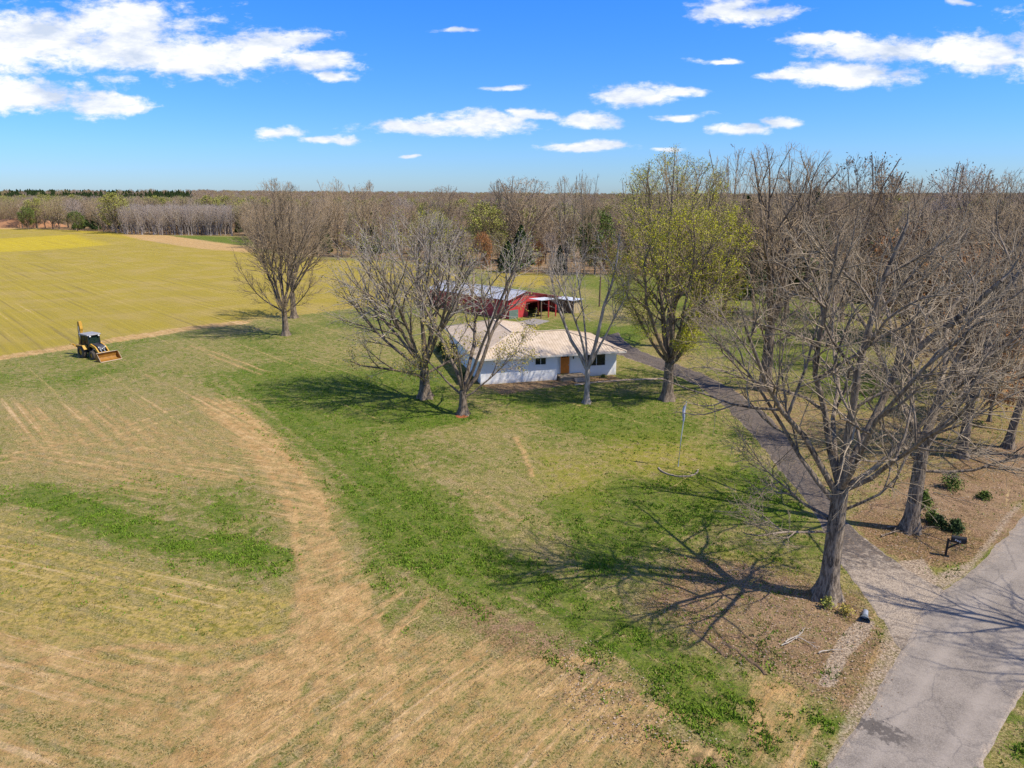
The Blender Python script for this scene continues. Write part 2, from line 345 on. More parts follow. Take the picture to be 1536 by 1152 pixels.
# ground material
m_ground, t, b = material('ground_cover')
geo = t.new('ShaderNodeNewGeometry'); POS = geo.outputs['Position']
at1 = t.new('ShaderNodeAttribute', attribute_name='cover_a'); at2 = t.new('ShaderNodeAttribute', attribute_name='cover_b')
s1 = t.new('ShaderNodeSeparateColor'); t.l.new(at1.outputs['Color'], s1.inputs[0])
s2 = t.new('ShaderNodeSeparateColor'); t.l.new(at2.outputs['Color'], s2.inputs[0])
GRN, GLD, DRT = s1.outputs; LIT, SND, _ = s2.outputs
fine = t.noise(POS, 9.0, 6, 0.72); fine2 = t.noise(t.vm('ADD', POS, (31, 17, 3)), 4.2, 6, 0.7); mid = t.noise(POS, 0.9, 6, 0.66); bigm = t.noise(POS, 0.11, 5, 0.6)
grain = t.noise(POS, 38.0, 3, 0.7)
mott = t.noise(t.vm('ADD', POS, (3, 77, 3)), 1.9, 5, 0.7)
rowsF = t.noise(t.rot(POS, R(47.7), (0.016, 1.5, 1)), 1.0, 3, 0.7)
rowsN = t.noise(t.rot(POS, R(19.5), (0.10, 2.2, 1)), 1.0, 5, 0.65)
rowsT = t.noise(t.rot(POS, R(-52), (0.16, 2.6, 1)), 1.0, 5, 0.65)
sp = t.new('ShaderNodeSeparateXYZ'); t.put(sp.inputs[0], POS)
nearm = t.map(sp.outputs[1], 45, 62, 1, 0); tm = t.map(sp.outputs[0], -14, -9)
rows = t.mix(nearm, rowsF, t.mix(tm, rowsN, rowsT))
rows = t.new('ShaderNodeRGBToBW'); rows_in = rows
t.put(rows_in.inputs[0], t.mix(nearm, rowsF, t.mix(tm, rowsN, rowsT))); rows = rows_in.outputs[0]
def cmix(f, c1, c2): return t.mix(f, c1, c2)
def thr(wt, n, amt, k):  # weight broken up by noise
    x = t.m('ADD', wt, t.m('MULTIPLY', t.m('SUBTRACT', n, 0.5), amt)); return t.m('MULTIPLY_ADD', t.m('SUBTRACT', x, 0.5), k, 0.5, clamp=True)
ff = t.map(fine, 0.435, 0.575); f2 = t.map(fine2, 0.44, 0.56); gg = t.map(grain, 0.36, 0.64); mm = t.map(mid, 0.38, 0.62); mo = t.map(mott, 0.42, 0.58)
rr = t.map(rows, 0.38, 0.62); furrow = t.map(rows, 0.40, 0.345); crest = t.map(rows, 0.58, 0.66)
BRT = s2.outputs[2]
patchy = t.map(t.noise(t.vm('ADD', POS, (7, 3, 1)), 2.6, 5, 0.75), 0.42, 0.60)
clot = t.map(t.noise(t.rot(t.vm('ADD', POS, (51, 13, 1)), R(54), (0.55, 1.9, 1)), 1.0, 6, 0.75), 0.50, 0.59)
mixn0 = t.m('ADD', t.m('MULTIPLY', mott, 0.6), t.m('MULTIPLY', fine, 0.4))
straw = cmix(ff, (0.095, 0.078, 0.022), (0.50, 0.375, 0.175)); straw = cmix(t.m('MULTIPLY', mm, 0.55), straw, (0.27, 0.235, 0.05)); straw = cmix(t.m('MULTIPLY', patchy, t.m('MULTIPLY_ADD', ff, -0.5, 0.75)), straw, (0.115, 0.135, 0.022)); straw = cmix(t.m('MULTIPLY', clot, 0.4), straw, (0.40, 0.28, 0.16))
grass = cmix(ff, (0.012, 0.040, 0.002), (0.118, 0.18, 0.012)); grass = cmix(t.m('MULTIPLY', f2, 0.4), grass, (0.165, 0.20, 0.018)); grass = cmix(t.m('MULTIPLY', patchy, 0.35), grass, (0.30, 0.27, 0.09)); grass = cmix(t.m('MULTIPLY', clot, 0.35), grass, (0.04, 0.11, 0.008))
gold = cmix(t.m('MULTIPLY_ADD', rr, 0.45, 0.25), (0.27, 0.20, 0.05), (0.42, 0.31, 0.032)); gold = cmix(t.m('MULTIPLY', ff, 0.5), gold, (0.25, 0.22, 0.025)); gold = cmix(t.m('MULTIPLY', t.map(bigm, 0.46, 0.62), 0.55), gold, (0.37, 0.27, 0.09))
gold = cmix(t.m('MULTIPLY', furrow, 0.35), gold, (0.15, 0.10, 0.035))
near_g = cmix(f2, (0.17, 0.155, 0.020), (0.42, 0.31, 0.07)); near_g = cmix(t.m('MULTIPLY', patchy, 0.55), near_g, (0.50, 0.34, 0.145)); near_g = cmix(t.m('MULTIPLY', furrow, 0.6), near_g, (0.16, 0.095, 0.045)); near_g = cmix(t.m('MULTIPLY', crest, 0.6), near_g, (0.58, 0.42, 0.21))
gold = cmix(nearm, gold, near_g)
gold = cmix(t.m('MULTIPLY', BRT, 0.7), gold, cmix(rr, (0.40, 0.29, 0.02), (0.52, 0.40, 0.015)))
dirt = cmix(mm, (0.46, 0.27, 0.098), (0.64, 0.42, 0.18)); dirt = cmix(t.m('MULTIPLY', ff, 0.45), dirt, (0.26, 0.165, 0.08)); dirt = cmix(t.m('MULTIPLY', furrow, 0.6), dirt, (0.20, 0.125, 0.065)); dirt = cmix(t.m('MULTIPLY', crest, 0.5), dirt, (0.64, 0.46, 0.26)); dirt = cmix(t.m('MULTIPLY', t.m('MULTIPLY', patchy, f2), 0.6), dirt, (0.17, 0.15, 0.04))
litter = cmix(ff, (0.09, 0.05, 0.022), (0.40, 0.245, 0.135)); litter = cmix(t.m('MULTIPLY', patchy, 0.5), litter, (0.20, 0.145, 0.05)); litter = cmix(t.m('MULTIPLY', clot, 0.45), litter, (0.14, 0.12, 0.03)); litter = cmix(t.m('MULTIPLY', t.map(bigm, 0.47, 0.58), 0.45), litter, (0.36, 0.24, 0.15)); litter = cmix(t.m('MULTIPLY', t.map(mid, 0.54, 0.62), 0.5), litter, (0.12, 0.07, 0.035))
sand = cmix(ff, (0.21, 0.15, 0.10), (0.50, 0.39, 0.27))
straw = cmix(t.m('MULTIPLY', t.m('MULTIPLY', BRT, t.map(mixn0, 0.44, 0.52)), 0.9), straw, (0.36, 0.30, 0.02)); grass = cmix(t.m('MULTIPLY', BRT, 0.5), grass, (0.28, 0.26, 0.02))
c = straw
mixn = t.m('ADD', t.m('MULTIPLY', mott, 0.5), t.m('MULTIPLY', fine, 0.5))
c = cmix(thr(GRN, mixn, 5.0, 3.2), c, grass)
c = cmix(thr(LIT, mixn, 4.0, 2.6), c, litter)
rmix = t.m('ADD', t.m('MULTIPLY', rows, 0.6), t.m('MULTIPLY', mott, 0.4))
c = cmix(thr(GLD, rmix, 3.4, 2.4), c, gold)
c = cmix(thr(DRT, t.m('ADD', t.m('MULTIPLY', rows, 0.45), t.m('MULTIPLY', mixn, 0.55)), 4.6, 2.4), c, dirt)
c = cmix(thr(SND, mixn, 1.2, 3.0), c, sand)
c = t.mix(t.m('MULTIPLY', gg, 0.35), c, t.mix(1.0, c, (0.5, 0.46, 0.42), 'MULTIPLY'))
t.put(b.inputs['Base Color'], c); b.inputs['Roughness'].default_value = 0.95; b.inputs['Specular IOR Level'].default_value = 0.1
bp = t.new('ShaderNodeBump'); bp.inputs['Strength'].default_value = 1.0; bp.inputs['Distance'].default_value = 0.15
hgt = t.m('ADD', t.m('MULTIPLY', fine, 0.7), t.m('ADD', t.m('MULTIPLY', mott, 0.9), t.m('MULTIPLY', rows, t.m('MULTIPLY', 1.2, t.m('MAXIMUM', GLD, DRT)))))
t.put(bp.inputs['Height'], hgt); t.put(b.inputs['Normal'], bp.outputs[0])
me = np_mesh('ground', np.stack([GX, GY, GZ], -1), quads, None, [m_ground], smooth=True)
for nm, (r_, g_, b_) in (('cover_a', (mk[0], mk[1], mk[2])), ('cover_b', (mk[3], mk[4], mk[5]))):
    at = me.attributes.new(nm, 'FLOAT_COLOR', 'POINT')
    at.data.foreach_set('color', np.stack([r_, g_, b_, np.ones_like(r_)], -1).astype(np.float32).ravel())
link('ground', me, kind='structure')
# ---------------------------------------------------------------- road, drive, walk
def ribbon(name, Lp, Rp, z, mat, n=160, k=14, edge=0.25, seed=1, px=True, kind='structure'):
    Lp = np.array([g(*p) if px else p for p in Lp]); Rp = np.array([g(*p) if px else p for p in Rp])
    def res(P_):
        d = np.concatenate([[0], np.cumsum(np.hypot(*np.diff(P_, axis=0).T))]); s_ = np.linspace(0, d[-1], n)
        o = np.stack([np.interp(s_, d, P_[:, 0]), np.interp(s_, d, P_[:, 1])], 1)
        for _ in range(14): o[1:-1] = (o[:-2] + 2 * o[1:-1] + o[2:]) / 4
        return o
    A, B = res(Lp), res(Rp)
    dv = (B - A) / np.hypot(*(B - A).T)[:, None]
    A = A + dv * ((fbm(A[:, 0] * 1.0, A[:, 1], 1.3, 4, seed) - 0.5) * edge * 2)[:, None]
    B = B + dv * ((fbm(B[:, 0] * 1.0, B[:, 1], 1.3, 4, seed + 7) - 0.5) * edge * 2)[:, None]
    tt = np.linspace(0, 1, k)
    XY = A[:, None, :] * (1 - tt)[None, :, None] + B[:, None, :] * tt[None, :, None]
    Z = np.full(XY.shape[:2], z); Z[:, 0] = -0.05; Z[:, -1] = -0.05
    tt2 = tt.copy()
    V = np.concatenate([XY, Z[:, :, None]], -1); acr = np.repeat(tt[None, :], n, 0).astype(np.float32).ravel()
    ix = np.arange(n * k).reshape(n, k)
    q = np.stack([ix[:-1, :-1], ix[:-1, 1:], ix[1:, 1:], ix[1:, :-1]], -1).reshape(-1, 4)
    me_ = np_mesh(name, V, q, None, [mat], smooth=False); me_.attributes.new('across', 'FLOAT', 'POINT').data.foreach_set('value', acr)
    return link(name, me_, kind=kind)
def asphalt(name, c1, c2, patch, speck, fleck=0.0, stain=None, dusty=None):
    m, t, b = material(name)
    g_ = t.new('ShaderNodeNewGeometry'); P_ = g_.outputs['Position']
    n1 = t.noise(P_, 0.55, 6, 0.62); n2 = t.noise(P_, 22, 4, 0.75); n3 = t.noise(P_, 2.6, 7, 0.7)
    c = t.mix(t.map(n1, 0.35, 0.65), c1, c2)
    c = t.mix(t.m('MULTIPLY', t.map(n3, 0.5, 0.68), 0.55), c, patch)
    c = t.mix(t.m('MULTIPLY', t.map(n2, 0.42, 0.60), 0.5), c, speck)
    if fleck:
        n4 = t.noise(t.vm('ADD', P_, (9, 9, 0)), 7.0, 6, 0.75)
        c = t.mix(t.m('MULTIPLY', t.map(n4, 0.52, 0.60), fleck), c, (0.24, 0.17, 0.11))
    ac = t.new('ShaderNodeAttribute', attribute_name='across').outputs['Fac']
    ed_ = t.m('ADD', t.m('MINIMUM', ac, t.m('SUBTRACT', 1.0, ac)), t.m('MULTIPLY', t.m('SUBTRACT', n3, 0.5), 0.55 if dusty else 0.30))
    c = t.mix(t.map(ed_, 0.10, 0.02), c, t.mix(t.map(n2, 0.4, 0.6), (0.19, 0.14, 0.10), (0.38, 0.31, 0.235)))
    tyre = t.m('ABSOLUTE', t.m('SUBTRACT', t.m('ABSOLUTE', t.m('SUBTRACT', ac, 0.5)), 0.22))
    c = t.mix(t.map(t.m('ADD', tyre, t.m('MULTIPLY', n1, 0.1)), 0.14, 0.06, 0, 0.35), c, speck)
    if dusty:
        dq = t.m('ADD', t.vm('LENGTH', t.vm('SUBTRACT', P_, (dusty[0], dusty[1], 0))), t.m('MULTIPLY', t.m('SUBTRACT', n3, 0.5), 14.0))
        c = t.mix(t.map(dq, 5.2, 2.6, 0, 0.9), c, t.mix(t.map(n2, 0.4, 0.6), (0.15, 0.115, 0.085), (0.44, 0.355, 0.26)))
    if stain:
        dx = t.vm('SUBTRACT', P_, (stain[0], stain[1], 0)); dx = t.vm('ADD', dx, t.vm('MULTIPLY', t.vm('SUBTRACT', t.noise(P_, 3.0, 5, 0.7), (0.5, 0.5, 0.5)), (2.2, 2.2, 0)))
        dd_ = t.vm('LENGTH', t.vm('MULTIPLY', t.rot(dx, R(38), (1, 1, 1)), (0.75, 2.0, 0))); c = t.mix(t.m('MULTIPLY', t.map(dd_, 1.0, 0.5), 0.75), c, (0.06, 0.05, 0.043))
    # thin cracks
    vo = t.new('ShaderNodeTexVoronoi', feature='DISTANCE_TO_EDGE'); vo.inputs['Scale'].default_value = 0.33
    t.put(vo.inputs['Vector'], t.vm('ADD', P_, t.vm('MULTIPLY', t.vm('SUBTRACT', n3, (0.5, 0.5, 0.5)), (1.2, 1.2, 0))))
    cr = t.map(vo.outputs['Distance'], 0.0, 0.010, 0.5, 0)
    c = t.mix(cr, c, (0.09, 0.08, 0.075))
    t.put(b.inputs['Base Color'], c); b.inputs['Roughness'].default_value = 0.88; b.inputs['Specular IOR Level'].default_value = 0.25
    bp = t.new('ShaderNodeBump'); bp.inputs['Strength'].default_value = 0.5; bp.inputs['Distance'].default_value = 0.03
    t.put(bp.inputs['Height'], t.m('ADD', n2, n3)); t.put(b.inputs['Normal'], bp.outputs[0])
    return m
m_road = asphalt('worn_asphalt', (0.135, 0.113, 0.092), (0.235, 0.198, 0.16), (0.085, 0.07, 0.058), (0.33, 0.28, 0.228), 0.0, g(1320, 1095))
m_drive = asphalt('old_drive', (0.034, 0.028, 0.024), (0.07, 0.057, 0.047), (0.15, 0.11, 0.075), (0.14, 0.115, 0.092), 0.7, None, g(1352, 905))
m_gravel = simple('pale_gravel', (0.42, 0.345, 0.26), 0.95, 0.5, 9, bump=0.8, c2=(0.20, 0.15, 0.11))
m_walk = simple('concrete_walk', (0.50, 0.36, 0.23), 0.9, 0.3, 1.5, bump=0.2)
def poly_sheet(name, poly, z, mat, seed=1, edge=0.12):
    pts = []
    for i in range(len(poly)):
        a = np.array(poly[i]); b_ = np.array(poly[(i + 1) % len(poly)]); n = max(2, int(np.hypot(*(b_ - a)) / 0.18))
        for k in range(n): pts.append(a + (b_ - a) * k / n)
    P_ = np.array(pts); P_ = P_ + np.stack([fbm(P_[:, 0], P_[:, 1], 0.9, 4, seed) - 0.5, fbm(P_[:, 0], P_[:, 1], 0.9, 4, seed + 5) - 0.5], 1) * 2 * edge
    mb = MB(); mb.prism([tuple(p) for p in P_], 2, -0.2, z)
    return mb.build(name, mat, kind='structure')
ribbon('road', [(900, 1500), (1130, 1260), (1232, 1152), (1290, 1063), (1345, 960), (1372, 905), (1440, 862), (1500, 797), (1536, 758), (1640, 660), (1800, 580)],
       [(1420, 1500), (1455, 1260), (1482, 1152), (1512, 1088), (1545, 1030), (1600, 950), (1680, 880), (1800, 800), (1900, 740), (2100, 640), (2300, 580)], 0.030, m_road, 260, 16, 0.22, 3)
ribbon('driveway', [(1345, 990), (1300, 905), (1262, 850), (1225, 780), (1175, 715), (1128, 655), (1085, 610), (1045, 578), (1000, 560), (960, 545), (925, 533), (905, 521), (893, 508)],
       [(1430, 885), (1364, 846), (1300, 805), (1262, 770), (1222, 705), (1180, 648), (1140, 610), (1100, 582), (1050, 558), (1005, 541), (965, 527), (940, 512), (930, 498)], 0.022, m_drive, 420, 12, 0.45, 5)
ribbon('path', [(862, 579), (890, 575), (940, 571), (1003, 569)], [(862, 575), (890, 571.5), (940, 568), (1003, 565.5)], 0.035, m_walk, 50, 4, 0.04, 8)
sc.cycles.use_denoising = True; sc.cycles.denoiser = 'OPENIMAGEDENOISE'; sc.cycles.denoising_input_passes = 'RGB_ALBEDO_NORMAL'; sc.cycles.denoising_prefilter = 'NONE'; sc.cycles.max_bounces = 4; sc.cycles.diffuse_bounces = 2; sc.cycles.glossy_bounces = 2; sc.cycles.transmission_bounces = 3; sc.cycles.transparent_max_bounces = 4
sc.cycles.caustics_reflective = False; sc.cycles.caustics_refractive = False
# ---------------------------------------------------------------- trees
def bark(name, c1, c2, scale=5.0, bump=0.6):
    m, t, b = material(name)
    tc_ = t.new('ShaderNodeTexCoord')
    P_ = t.vm('MULTIPLY', tc_.outputs['Object'], (1, 1, 0.22))
    n1 = t.noise(P_, scale, 6, 0.7); n2 = t.noise(tc_.outputs['Object'], 0.35, 3, 0.6)
    c = t.mix(t.map(n1, 0.43, 0.57), c1, c2); c = t.mix(t.m('MULTIPLY', t.map(n2, 0.4, 0.65), 0.45), c, tuple(x * 1.35 for x in c2))
    t.put(b.inputs['Base Color'], c); b.inputs['Roughness'].default_value = 0.9; b.inputs['Specular IOR Level'].default_value = 0.15
    if bump:
        bp = t.new('ShaderNodeBump'); bp.inputs['Strength'].default_value = bump; bp.inputs['Distance'].default_value = 0.08
        t.put(bp.inputs['Height'], n1); t.put(b.inputs['Normal'], bp.outputs[0])
    return m
def leafmat(name, c1, c2, trans=0.25):
    m, t, b = material(name)
    tc_ = t.new('ShaderNodeTexCoord'); n1 = t.noise(tc_.outputs['Object'], 1.6, 4, 0.8)
    t.put(b.inputs['Base Color'], t.mix(t.map(n1, 0.35, 0.65), c1, c2)); b.inputs['Roughness'].default_value = 0.75
    b.inputs['Specular IOR Level'].default_value = 0.15
    b.inputs['Subsurface Weight'].default_value = 0.0
    return m
B_OAK = bark('grey_oak_bark', (0.06, 0.045, 0.034), (0.28, 0.22, 0.16), 9, 1.0)
B_DARK = bark('dark_bark', (0.06, 0.045, 0.032), (0.235, 0.18, 0.128), 8)
TW_OAK = simple('oak_twigs', (0.36, 0.28, 0.185), 0.9, 0.35, 0.8)
B_PALE = bark('pale_bark', (0.15, 0.125, 0.105), (0.36, 0.31, 0.265), 5)
TW_BROWN = simple('brown_twigs', (0.39, 0.285, 0.17), 0.9, 0.35, 0.8)
TW_GREY = simple('grey_twigs', (0.39, 0.31, 0.215), 0.9, 0.35, 0.8)
TW_PALE = simple('pale_twigs', (0.44, 0.37, 0.29), 0.9, 0.35, 0.8)
TW_TAN = simple('tan_twigs', (0.38, 0.29, 0.165), 0.9, 0.3, 0.8)
TW_MAUVE = simple('mauve_twigs', (0.42, 0.335, 0.265), 0.9, 0.3, 0.8)
L_YG = leafmat('new_yellow_green_leaves', (0.33, 0.34, 0.012), (0.50, 0.46, 0.018))
L_OLIVE = leafmat('olive_buds', (0.22, 0.23, 0.045), (0.34, 0.32, 0.07))
L_BUFF = leafmat('ochre_buds', (0.42, 0.30, 0.07), (0.33, 0.29, 0.06))
L_RUST = leafmat('rust_leaves', (0.32, 0.13, 0.045), (0.45, 0.22, 0.08))
L_CEDAR = leafmat('cedar_needles', (0.035, 0.06, 0.02), (0.09, 0.13, 0.04))
L_GREEN = leafmat('fresh_green_leaves', (0.075, 0.12, 0.02), (0.15, 0.19, 0.04))
L_BROWN = leafmat('bud_brown', (0.24, 0.165, 0.11), (0.30, 0.21, 0.13))

def _norm(x, y, z):
    l = sqrt(x * x + y * y + z * z) + 1e-12
    return x / l, y / l, z / l
class Tree:
    def __init__(s, seed, env=None, segs=(7, 6, 5, 4, 3, 3), sides=(12, 8, 5, 4, 3, 3)):
        s.r = random.Random(seed); s.polys = {}; s.tips = []; s.env = env; s.segs = segs; s.sides = sides
    def envd(s, p, d):
        """distance from p along d to the crown's outline"""
        if s.env is None: return 1e9
        cx, cy, cz, rx, ry, ru, rd = s.env
        rz = ru if p[2] + d[2] * 2 > cz else rd
        a = (d[0] / rx) ** 2 + (d[1] / ry) ** 2 + (d[2] / rz) ** 2
        ex, ey, ez = (p[0] - cx) / rx, (p[1] - cy) / ry, (p[2] - cz) / rz
        b = 2 * (ex * d[0] / rx + ey * d[1] / ry + ez * d[2] / rz); c = ex * ex + ey * ey + ez * ez - 1
        D = b * b - 4 * a * c
        if D <= 0: return 0.0
        return max(0.0, (-b + sqrt(D)) / (2 * a))
    def rec(s, pts, rad, lvl): s.polys.setdefault(lvl, []).append((pts, rad))
    def side(s, d, ang, az):
        # a direction at angle ang from d, azimuth az round it
        ux, uy, uz = _norm(-d[1], d[0], 1e-3) if abs(d[2]) < 0.98 else (1.0, 0.0, 0.0)
        vx, vy, vz = d[1] * uz - d[2] * uy, d[2] * ux - d[0] * uz, d[0] * uy - d[1] * ux
        ca, sa, cz, sz = cos(ang), sin(ang), cos(az), sin(az)
        return _norm(d[0] * ca + (ux * cz + vx * sz) * sa, d[1] * ca + (uy * cz + vy * sz) * sa, d[2] * ca + (uz * cz + vz * sz) * sa)
    def grow(s, p, d, L, r, lvl, K):
        rr = s.r; n = s.segs[min(lvl, 5)]; wob = K['wob'][min(lvl, len(K['wob']) - 1)]; tr = K['trop'][min(lvl, len(K['trop']) - 1)]
        pts = [p]; rad = [r]; dirs = [d]; last = lvl >= K['max']
        end = 0.25 if last else K.get('end', 0.35)
        for i in range(n):
            d = _norm(d[0] + rr.gauss(0, wob), d[1] + rr.gauss(0, wob), d[2] + rr.gauss(0, wob) * 0.8 + tr)
            q = L / n; p = (p[0] + d[0] * q, p[1] + d[1] * q, max(0.15, p[2] + d[2] * q))
            pts.append(p); rad.append(max(K['rmin'], r * (1 - (1 - end) * (i + 1) / n))); dirs.append(d)
        s.rec(pts, rad, lvl)
        if last or L < K.get('lmin', 0.25):
            s.tips.append(p); s.tips.append(pts[n // 2 + 1]); return
        nc = K['n'][lvl]; nc = max(1, int(nc * (0.75 + 0.5 * rr.random()) * min(1.0, 0.45 + L / K['ref'][lvl]))); t0 = K['t0'][lvl]; az = rr.random() * 6.28
        for k in range(nc):
            tt = t0 + (1 - t0) * (k + rr.random()) / nc; x = min(tt * n, n - 0.01); i = int(x); fx = x - i
            a = pts[i]; b_ = pts[i + 1]; q = (a[0] + (b_[0] - a[0]) * fx, a[1] + (b_[1] - a[1]) * fx, a[2] + (b_[2] - a[2]) * fx)
            az += 2.4 + rr.gauss(0, 0.4); ang = K['ang'][lvl] * (0.75 + 0.5 * rr.random()) * (1.15 - 0.35 * tt)
            nd = s.side(dirs[i], ang, az)
            if nd[2] < K.get('zmin', -0.25): nd = _norm(nd[0], nd[1], K.get('zmin', -0.25))
            l_ = L * K['lr'][lvl] * (1.2 - 0.55 * tt) * (0.7 + 0.6 * rr.random())
            e_ = s.envd(q, nd); l_ = min(l_, max(e_ * (0.85 + 0.25 * rr.random()), K.get('lout', 0.35)))
            if l_ < 0.18: continue
            lr_ = rad[i] + (rad[i + 1] - rad[i]) * fx
            s.grow(q, nd, l_, max(K['rmin'], min(lr_ * 0.72, K['rk'] * l_ ** 1.15)), lvl + 1, K)
        # leader continues as a twig
        l_ = L * 0.45; e_ = s.envd(p, d); l_ = min(l_, max(e_, 0.3))
        if l_ > 0.25: s.grow(p, d, l_, rad[-1] * 0.95, lvl + 1, K)
    def tubes(s, lvls):
        Vs = []; Qs = []; k0 = 0
        groups = {}
        for l in lvls:
            for pts, rad in s.polys.get(l, ()): groups.setdefault((len(pts), s.sides[min(l, 5)]), []).append((pts, rad))
        for (n, sd), L in groups.items():
            P_ = np.array([x[0] for x in L], np.float64); Rr = np.array([x[1] for x in L]); N = len(L)
            T = np.empty_like(P_); T[:, 1:-1] = P_[:, 2:] - P_[:, :-2]; T[:, 0] = P_[:, 1] - P_[:, 0]; T[:, -1] = P_[:, -1] - P_[:, -2]
            T /= np.linalg.norm(T, axis=2, keepdims=True) + 1e-9
            d0 = P_[:, -1] - P_[:, 0]; d0 /= np.linalg.norm(d0, axis=1, keepdims=True) + 1e-9
            ref = np.where(np.abs(d0[:, 2:3]) < 0.8, np.array([[0, 0, 1.0]]), np.array([[1.0, 0, 0]]))[:, None, :]
            U = np.cross(T, np.broadcast_to(ref, T.shape)); U /= np.linalg.norm(U, axis=2, keepdims=True) + 1e-9; W = np.cross(T, U)
            a = np.arange(sd) * 2 * pi / sd
            V = P_[:, :, None, :] + Rr[:, :, None, None] * (U[:, :, None, :] * np.cos(a)[None, None, :, None] + W[:, :, None, :] * np.sin(a)[None, None, :, None])
            ix = np.arange(N * n * sd).reshape(N, n, sd) + k0; nx_ = np.roll(ix, -1, 2)
            q = np.stack([ix[:, :-1], nx_[:, :-1], nx_[:, 1:], ix[:, 1:]], -1).reshape(-1, 4)
            Vs.append(V.reshape(-1, 3)); Qs.append(q); k0 += N * n * sd
        if not Vs: return None
        return np.concatenate(Vs), np.concatenate(Qs)
    def leaves(s, n, size, spread, seed=0, keep=None):
        rg = np.random.default_rng(seed); T = np.array(s.tips)
        if keep is not None:
            msk = keep(T); T = T[msk]
        if len(T) == 0: return None
        c = T[rg.integers(0, len(T), n)] + rg.normal(0, spread, (n, 3))
        return leafquads(c, size, rg)
def leafquads(c, size, rg, flat=0.0):
    n = len(c); u = rg.normal(0, 1, (n, 3)); u[:, 2] *= (1 - flat); u /= np.linalg.norm(u, axis=1, keepdims=True)
    w_ = rg.normal(0, 1, (n, 3)); w_[:, 2] *= (1 - flat); w_ -= u * (w_ * u).sum(1, keepdims=True); w_ /= np.linalg.norm(w_, axis=1, keepdims=True)
    sz = size * rg.uniform(0.6, 1.4, (n, 1)); u *= sz; w_ *= sz * 0.7
    V = np.stack([c - u, c - w_ * 0.8 + u * 0.1, c + u, c + w_ * 0.8], 1).reshape(-1, 3)
    return V, np.arange(n * 4).reshape(n, 4)
def trunk_mesh(s, h, r, lean, flare=1.7, seed=0, sides=18, top=0.8):
    """fluted trunk with a root flare; returns vertices, quads and the top point"""
    rg = random.Random(seed); n = 11; V = []; ph = rg.random() * 6
    for i in range(n):
        t_ = i / (n - 1); z = -0.25 + t_ * (h + 0.25); zz = max(z, 0)
        x = lean[0] * t_ * t_ * h; y = lean[1] * t_ * t_ * h
        rb = r * (1 - (1 - top) * t_) * (1 + (flare - 1) * math.exp(-zz / (r * 1.1)))
        am = 0.22 * math.exp(-zz / (r * 1.2)) + 0.035
        for k in range(sides):
            a = 2 * pi * k / sides
            q = rb * (1 + am * sin(5 * a + ph) + am * 0.5 * sin(9 * a + ph * 2 + z))
            V.append((x + q * cos(a), y + q * sin(a), z))
    Q = [(i * sides + k, i * sides + (k + 1) % sides, (i + 1) * sides + (k + 1) % sides, (i + 1) * sides + k) for i in range(n - 1) for k in range(sides)]
    return np.array(V), np.array(Q), (lean[0] * h, lean[1] * h, h)
KB = dict(max=4, n=(0, 9, 8, 6, 0), t0=(0, 0.22, 0.15, 0.12), ang=(0, R(42), R(42), R(45)), lr=(0, 0.52, 0.50, 0.48), ref=(1, 6, 3, 1.2), wob=(0.05, 0.11, 0.15, 0.2, 0.22), trop=(0.02, 0.05, 0.04, 0.05, 0.05), rk=0.02, rmin=0.011, lout=0.5)
def hero(name, label, loc, h_tr, r_tr, stems, env, K, mats, seed, lean=(0, 0), leaves=None, rz=0, low=(), group=None, cat='tree', flare=1.7, extra=None):
    """a tree of its own: trunk with its main limbs, crown of branches and twigs, leaves under the crown"""
    T = Tree(seed, env); rr = T.r
    Vt, Qt, top = trunk_mesh(T, h_tr, r_tr, lean, flare, seed)
    for (ang, az, L, rf, z0) in stems:
        z = h_tr * z0; f_ = z0 * z0
        p = (lean[0] * f_ * h_tr, lean[1] * f_ * h_tr, z - r_tr * 0.2); d = (sin(ang) * cos(az), sin(ang) * sin(az), cos(ang))
        e_ = T.envd(p, d); L = min(L, e_ * 0.93) if e_ > 0 else L
        T.grow(p, d, L, r_tr * rf, 1, K)
    o = empty(name, (loc[0], loc[1], 0), rz, label=label, cat=cat, group=group)
    Vl, Ql = T.tubes([1, 2]); V = np.concatenate([Vt, Vl]); Q = np.concatenate([Qt, Ql + len(Vt)])
    link('trunk', np_mesh('trunk', V, Q, None, [mats[0]], smooth=True), o)
    V, Q = T.tubes([3, 4, 5])
    c_ = link('crown', np_mesh('crown', V, Q, None, [mats[1]], smooth=True), o)
    for lv in (leaves or ()):
        x = T.leaves(lv[1], lv[2], lv[3], seed + 1, lv[4] if len(lv) > 4 else None)
        if x: link('leaves', np_mesh('leaves', x[0], x[1], None, [lv[0]]), c_)
    if extra: extra(o, T)
    return o, T
def stems(n, amin, amax, L, rf, z0=1.0, seed=0, az0=None, zj=0.0):
    rg = random.Random(seed); az = rg.random() * 6.28 if az0 is None else az0; out = []
    for i in range(n):
        out.append((R(amin + (amax - amin) * ((i * 0.618) % 1)), az, L * rg.uniform(0.85, 1.1), rf * rg.uniform(0.85, 1.1), z0 - zj * rg.random()))
        az += 2.4 + rg.gauss(0, 0.25)
    return out
def KK(**k): d = dict(KB); d.update(k); return d
